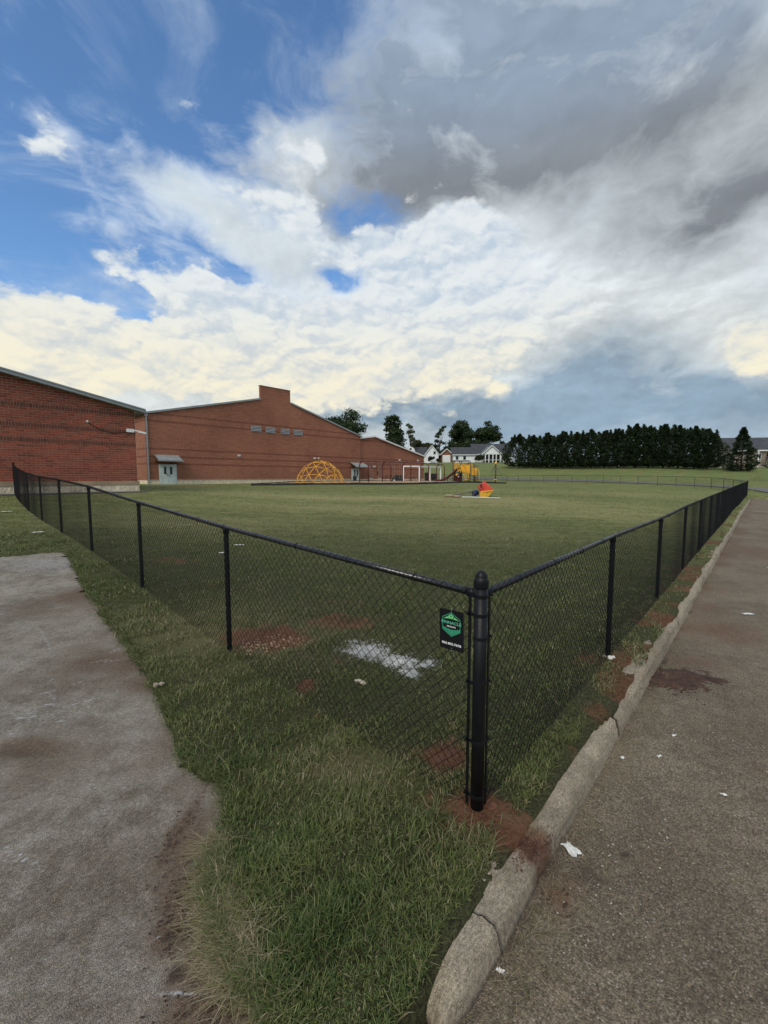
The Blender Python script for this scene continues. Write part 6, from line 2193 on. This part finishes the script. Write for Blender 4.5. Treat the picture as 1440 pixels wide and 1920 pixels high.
# straw on the road
n = 1500
s_ = RNG.uniform(-.9, 3.2, n); t_ = -.40 - np.abs(RNG.normal(0, .10, n)) * (1 + .3 * RNG.random(n))
x, y = xy(s_, t_)
m = RNG.random(n) < (.35 + .6 * (wob(x, y, .35, 33) > .1))
x, y = x[m], y[m]; n = len(x)
make_blades('dry_grass', np.column_stack([x, y, road_z(x, y) + .004]), RNG.uniform(.02, .05, n), RNG.uniform(.0015, .003, n), RNG.uniform(0, 6.28, n), RNG.uniform(2, 3.5, n), RNG.random(n), np.where(RNG.random(n) < .75, .9, .1), 3, 'loose straw clippings lying on the road beside the kerb')
n = 500
x, y, r = scatter(n, 1.6, 5, 12, 44)
s_, t_ = st(x, y); m = t_ < -.5
x, y = x[m], y[m]; n = len(x)
make_blades('dry_grass', np.column_stack([x, y, road_z(x, y) + .005]), RNG.uniform(.008, .022, n), RNG.uniform(.0015, .003, n), RNG.uniform(0, 6.28, n), RNG.uniform(2.5, 4, n), RNG.random(n), np.full(n, .8), 2, 'scattered pale clippings on the asphalt')

# ================================================================== stones, clods, litter
def pebble_field(name, lst, n, size, m, label, cat, dz=0.0, zf=None):
    """many little irregular stones as one mesh"""
    V = []; F = []; o = 0
    octa = np.array([(1, 0, 0), (-1, 0, 0), (0, 1, 0), (0, -1, 0), (0, 0, 1), (0, 0, -1)], float)
    of = [(0, 2, 4), (2, 1, 4), (1, 3, 4), (3, 0, 4), (2, 0, 5), (1, 2, 5), (3, 1, 5), (0, 3, 5)]
    wts = np.array([q[2] * q[3] * q[4] for q in lst]); wts /= wts.sum()
    kk = RNG.choice(len(lst), n, p=wts)
    px_ = np.array([lst[i][0] for i in kk]) + RNG.normal(size=n) * np.array([lst[i][2] for i in kk]) * .55
    py_ = np.array([lst[i][1] for i in kk]) + RNG.normal(size=n) * np.array([lst[i][3] for i in kk]) * .55
    pz_ = (ghgt(px_, py_) if zf is None else zf(px_, py_)) + dz
    for i in range(n):
        s = size * RNG.uniform(.4, 1.3)
        vv = octa * (1 + RNG.uniform(-.35, .35, (6, 1))) * np.array([1, RNG.uniform(.6, 1), RNG.uniform(.4, .8)]) * s
        a = RNG.uniform(0, 6.28); ca, sa = math.cos(a), math.sin(a)
        vv = np.column_stack([vv[:, 0] * ca - vv[:, 1] * sa, vv[:, 0] * sa + vv[:, 1] * ca, vv[:, 2]])
        V.append(vv + (px_[i], py_[i], pz_[i] + s * .2)); F += [tuple(k_ + o for k_ in f_) for f_ in of]; o += 6
    me = npmesh(name, np.vstack(V), None, F, smooth=False)
    ob = obj(name, me, m)
    tag(ob, label, cat, kind='stuff')
    return ob


pebble_field('gravel', patch_list([(790, 1440, .14, .16, 1), (840, 1480, .16, .10, 1), (800, 1400, .10, .10, .7), (860, 1510, .1, .06, .8)]), 420, .011, M_peb, 'dark grey gravel on the red soil left of the corner post', 'gravel')
pebble_field('gravel', patch_list([(460, 1215, .3, .15, 1), (430, 1225, .12, .1, 1), (530, 1205, .3, .2, .7)]), 360, .014, mat('tan_pebble', (.30, .20, .13), .9, .4, 9), 'reddish gravel and clods by the second fence post', 'gravel')
pebble_field('rubble', WHITE, 900, .012, M_wpeb, 'white crumbled concrete rubble on the grass behind the fence', 'rubble')
pebble_field('gravel', rpatch([(1100, 1500, .4, .5, 1), (1060, 1700, .15, .2, 1), (1250, 1400, .6, .6, .6), (1150, 1650, .5, .4, .5)]), 260, .006, mat('pale_grit', (.42, .38, .33), .9, .3, 40), 'pale grit scattered over the asphalt', 'grit', zf=lambda x, y: road_z(x, y))
pebble_field('soil_clods', patch_list([(910, 1545, .22, .16, 1), (985, 1588, .12, .08, 1.2), (850, 1420, .2, .15, 1), (940, 1570, .2, .12, 1)]), 2600, .006, M_clod, 'crumbled red clay clods around the corner post base', 'soil')
pebble_field('soil_clods', rpatch([(1265, 1275, .3, .26, 1), (1050, 1685, .1, .1, .5)]), 300, .011, M_darkclod, 'dark damp soil crumbs on the road by the kerb', 'soil', zf=lambda x, y: road_z(x, y))


pebble_field('soil_clods', patch_list([(340, 1680, .10, .14, 1), (375, 1640, .06, .06, 1.4), (330, 1750, .09, .10, 1), (335, 1560, .06, .25, .8), (400, 1890, .2, .1, .8)]), 520, .006, M_darkclod, 'dark soil crumbs on the edge of the stained concrete path', 'soil')
pebble_field('gravel', [(*xy(s__, -.14), .35, .10, 1.0) for s__ in (1.9, 2.4, 3.0, 3.7, 4.4, 5.2)], 420, .010, mat('clay_pebble', (.24, .15, .095), .9, .4, 9), 'reddish pebbles on the soil strip by the first right hand posts', 'gravel')


def mound(center, rx, ry, h, rz, m, name, label, zf, cat='soil pile', edge=.35):
    nr, na = 20, 64
    V = [(center[0], center[1], 0)]
    for i in range(1, nr + 1):
        for j in range(na):
            a = 2 * math.pi * j / na
            f_ = i / nr
            k_ = 1.25 + edge * .35 * math.sin(a * 2 + 1) + edge * .25 * math.sin(a * 5 + 2)
            lx_, ly_ = rx * f_ * k_ * math.cos(a), ry * f_ * k_ * math.sin(a)
            V.append((center[0] + lx_ * math.cos(rz) - ly_ * math.sin(rz), center[1] + lx_ * math.sin(rz) + ly_ * math.cos(rz), f_))
    V = np.array(V)
    f_ = V[:, 2].copy()
    hh = h * (1.15 * (1 - f_ ** 1.5) - .30 + .45 * wob(V[:, 0], V[:, 1], .09, 5) + .28 * wob(V[:, 0], V[:, 1], .03, 12) + .2 * wob(V[:, 0], V[:, 1], .012, 22))
    hh = np.where(f_ > .98, -.02, hh)
    V[:, 2] = zf(V[:, 0], V[:, 1]) + np.maximum(hh, -.02)
    F3 = [(0, 1 + j, 1 + (j + 1) % na) for j in range(na)]
    F4 = [(1 + (i - 1) * na + j, 1 + i * na + j, 1 + i * na + (j + 1) % na, 1 + (i - 1) * na + (j + 1) % na) for i in range(1, nr) for j in range(na)]
    o = obj(name, npmesh(name, V, F4, F3), m)
    return tag(o, label, cat)


mound(rhit(1262, 1274), .46, .22, .022, RZ - .75, M_darkclod, 'soil_pile', 'dark damp soil spread on the road beside the kerb', road_z)
mound(hit(905, 1530), .20, .15, .03, .3, M_clod, 'soil_pile', 'red clay heaped around the foot of the corner post', lambda x, y: ghgt(x, y))
mound(hit(838, 1420), .17, .13, .03, .1, M_clod, 'soil_pile', 'red clay mound behind the fence left of the corner post', lambda x, y: ghgt(x, y))
mound(hit(575, 1285), .10, .14, .02, .1, M_clod, 'soil_pile', 'small bare clay mound under the fence left of the white rubble', lambda x, y: ghgt(x, y))


def scrap(center, w, h, rz, label, name='paper_scrap', m=M_paper, crumple=.011, zoff=.006):
    nx_, ny_ = 7, 6
    V = []
    for i in range(nx_):
        for j in range(ny_):
            u, v = i / (nx_ - 1) - .5, j / (ny_ - 1) - .5
            ex = 1 + (.18 * math.sin(7 * v + center[0] * 9) if i in (0, nx_ - 1) else 0)
            x_, y_ = u * w * ex, v * h * (1 + .15 * math.sin(6 * u + center[1] * 5))
            V.append((x_ * math.cos(rz) - y_ * math.sin(rz), x_ * math.sin(rz) + y_ * math.cos(rz), random.uniform(0, crumple) + zoff))
    F = [(i * ny_ + j, (i + 1) * ny_ + j, (i + 1) * ny_ + j + 1, i * ny_ + j + 1) for i in range(nx_ - 1) for j in range(ny_ - 1)]
    mb = MB(); mb.add(V, F)
    me = mb.mesh(name)
    o = obj(name, me, m, None, tuple(center))
    mod = o.modifiers.new('thick', 'SOLIDIFY'); mod.thickness = .0008
    return tag(o, label, 'litter', 'litter lying about')


def onroad(px_, py_):
    p = rhit(px_, py_); p[2] = float(road_z(p[0], p[1])[0]); return p


scrap(onroad(1071, 1595), .055, .085, .5, 'torn white paper lying against the kerb by the corner post')
scrap(onroad(938, 1824), .030, .016, -.6, 'small white paper scrap at the foot of the broken kerb end')
scrap(onroad(1236, 1420), .035, .016, .4, 'small white scrap on the asphalt, the middle of the road')
scrap(onroad(1356, 1492), .040, .015, -.3, 'white scrap at the right side of the asphalt')
scrap(onroad(1264, 1381), .035, .012, .2, 'curled pale scrap on the asphalt above the middle scrap')
scrap(onroad(1402, 1152), .14, .07, .1, 'white scrap farther up the road near the right edge')
scrap(onroad(1167, 1423), .030, .020, .8, 'pale scrap close to the kerb face')
M_leaf = mat('dead_leaf', (.36, .30, .23), .8, .25, 50)
scrap(hit(298, 1288), .075, .055, .7, 'crumpled dead leaf on the edge of the concrete', 'dead_leaf', M_leaf, .035)
scrap(hit(70, 1002), .22, .10, .2, 'white paper scrap in the grass beside the concrete corner', zoff=.05)
scrap(hit(12, 962), .28, .10, .1, 'white paper scrap at the left edge of the lawn', zoff=.05)
scrap(hit(418, 1040), .13, .07, .3, 'white scrap in the grass behind the second fence panel', zoff=.04)
scrap(hit(448, 1025), .20, .03, .1, 'thin white strip in the grass behind the second post', zoff=.04)
p = hit(675, 1283)
st_o = thing('stone', tuple(p), 'pale oblong stone chip in the grass below the white rubble', 'stone', rz=-.55)
mb = MB(); mb.tube([(-.055, 0, .022), (-.02, .004, .026), (.03, -.002, .025), (.06, 0, .02)], [.008, .017, .019, .010], 7); mb.build('chip', mat('pale_stone', (.50, .44, .35), .85, .2, 30, bump=.4, bscale=90), st_o)
p = hit(1143, 1238)
for i, (dx_, dy_, s_) in enumerate(((0, 0, .03), (.05, .03, .02), (-.03, .05, .018))):
    mb = MB(); mb.lathe([(s_ * .5, 0), (s_, s_ * .4), (s_ * .8, s_), (s_ * .2, s_ * 1.3)], 7)
    o = mb.build('stone', M_wpeb, None, (p[0] + dx_, p[1] + dy_, p[2] + .01), rot=(.3 * i, .2, i))
    tag(o, ['largest white stone at the foot of the first right hand post', 'middle white stone at the foot of the first right hand post', 'smallest white stone at the foot of the first right hand post'][i], 'stone', 'white stones by the post')
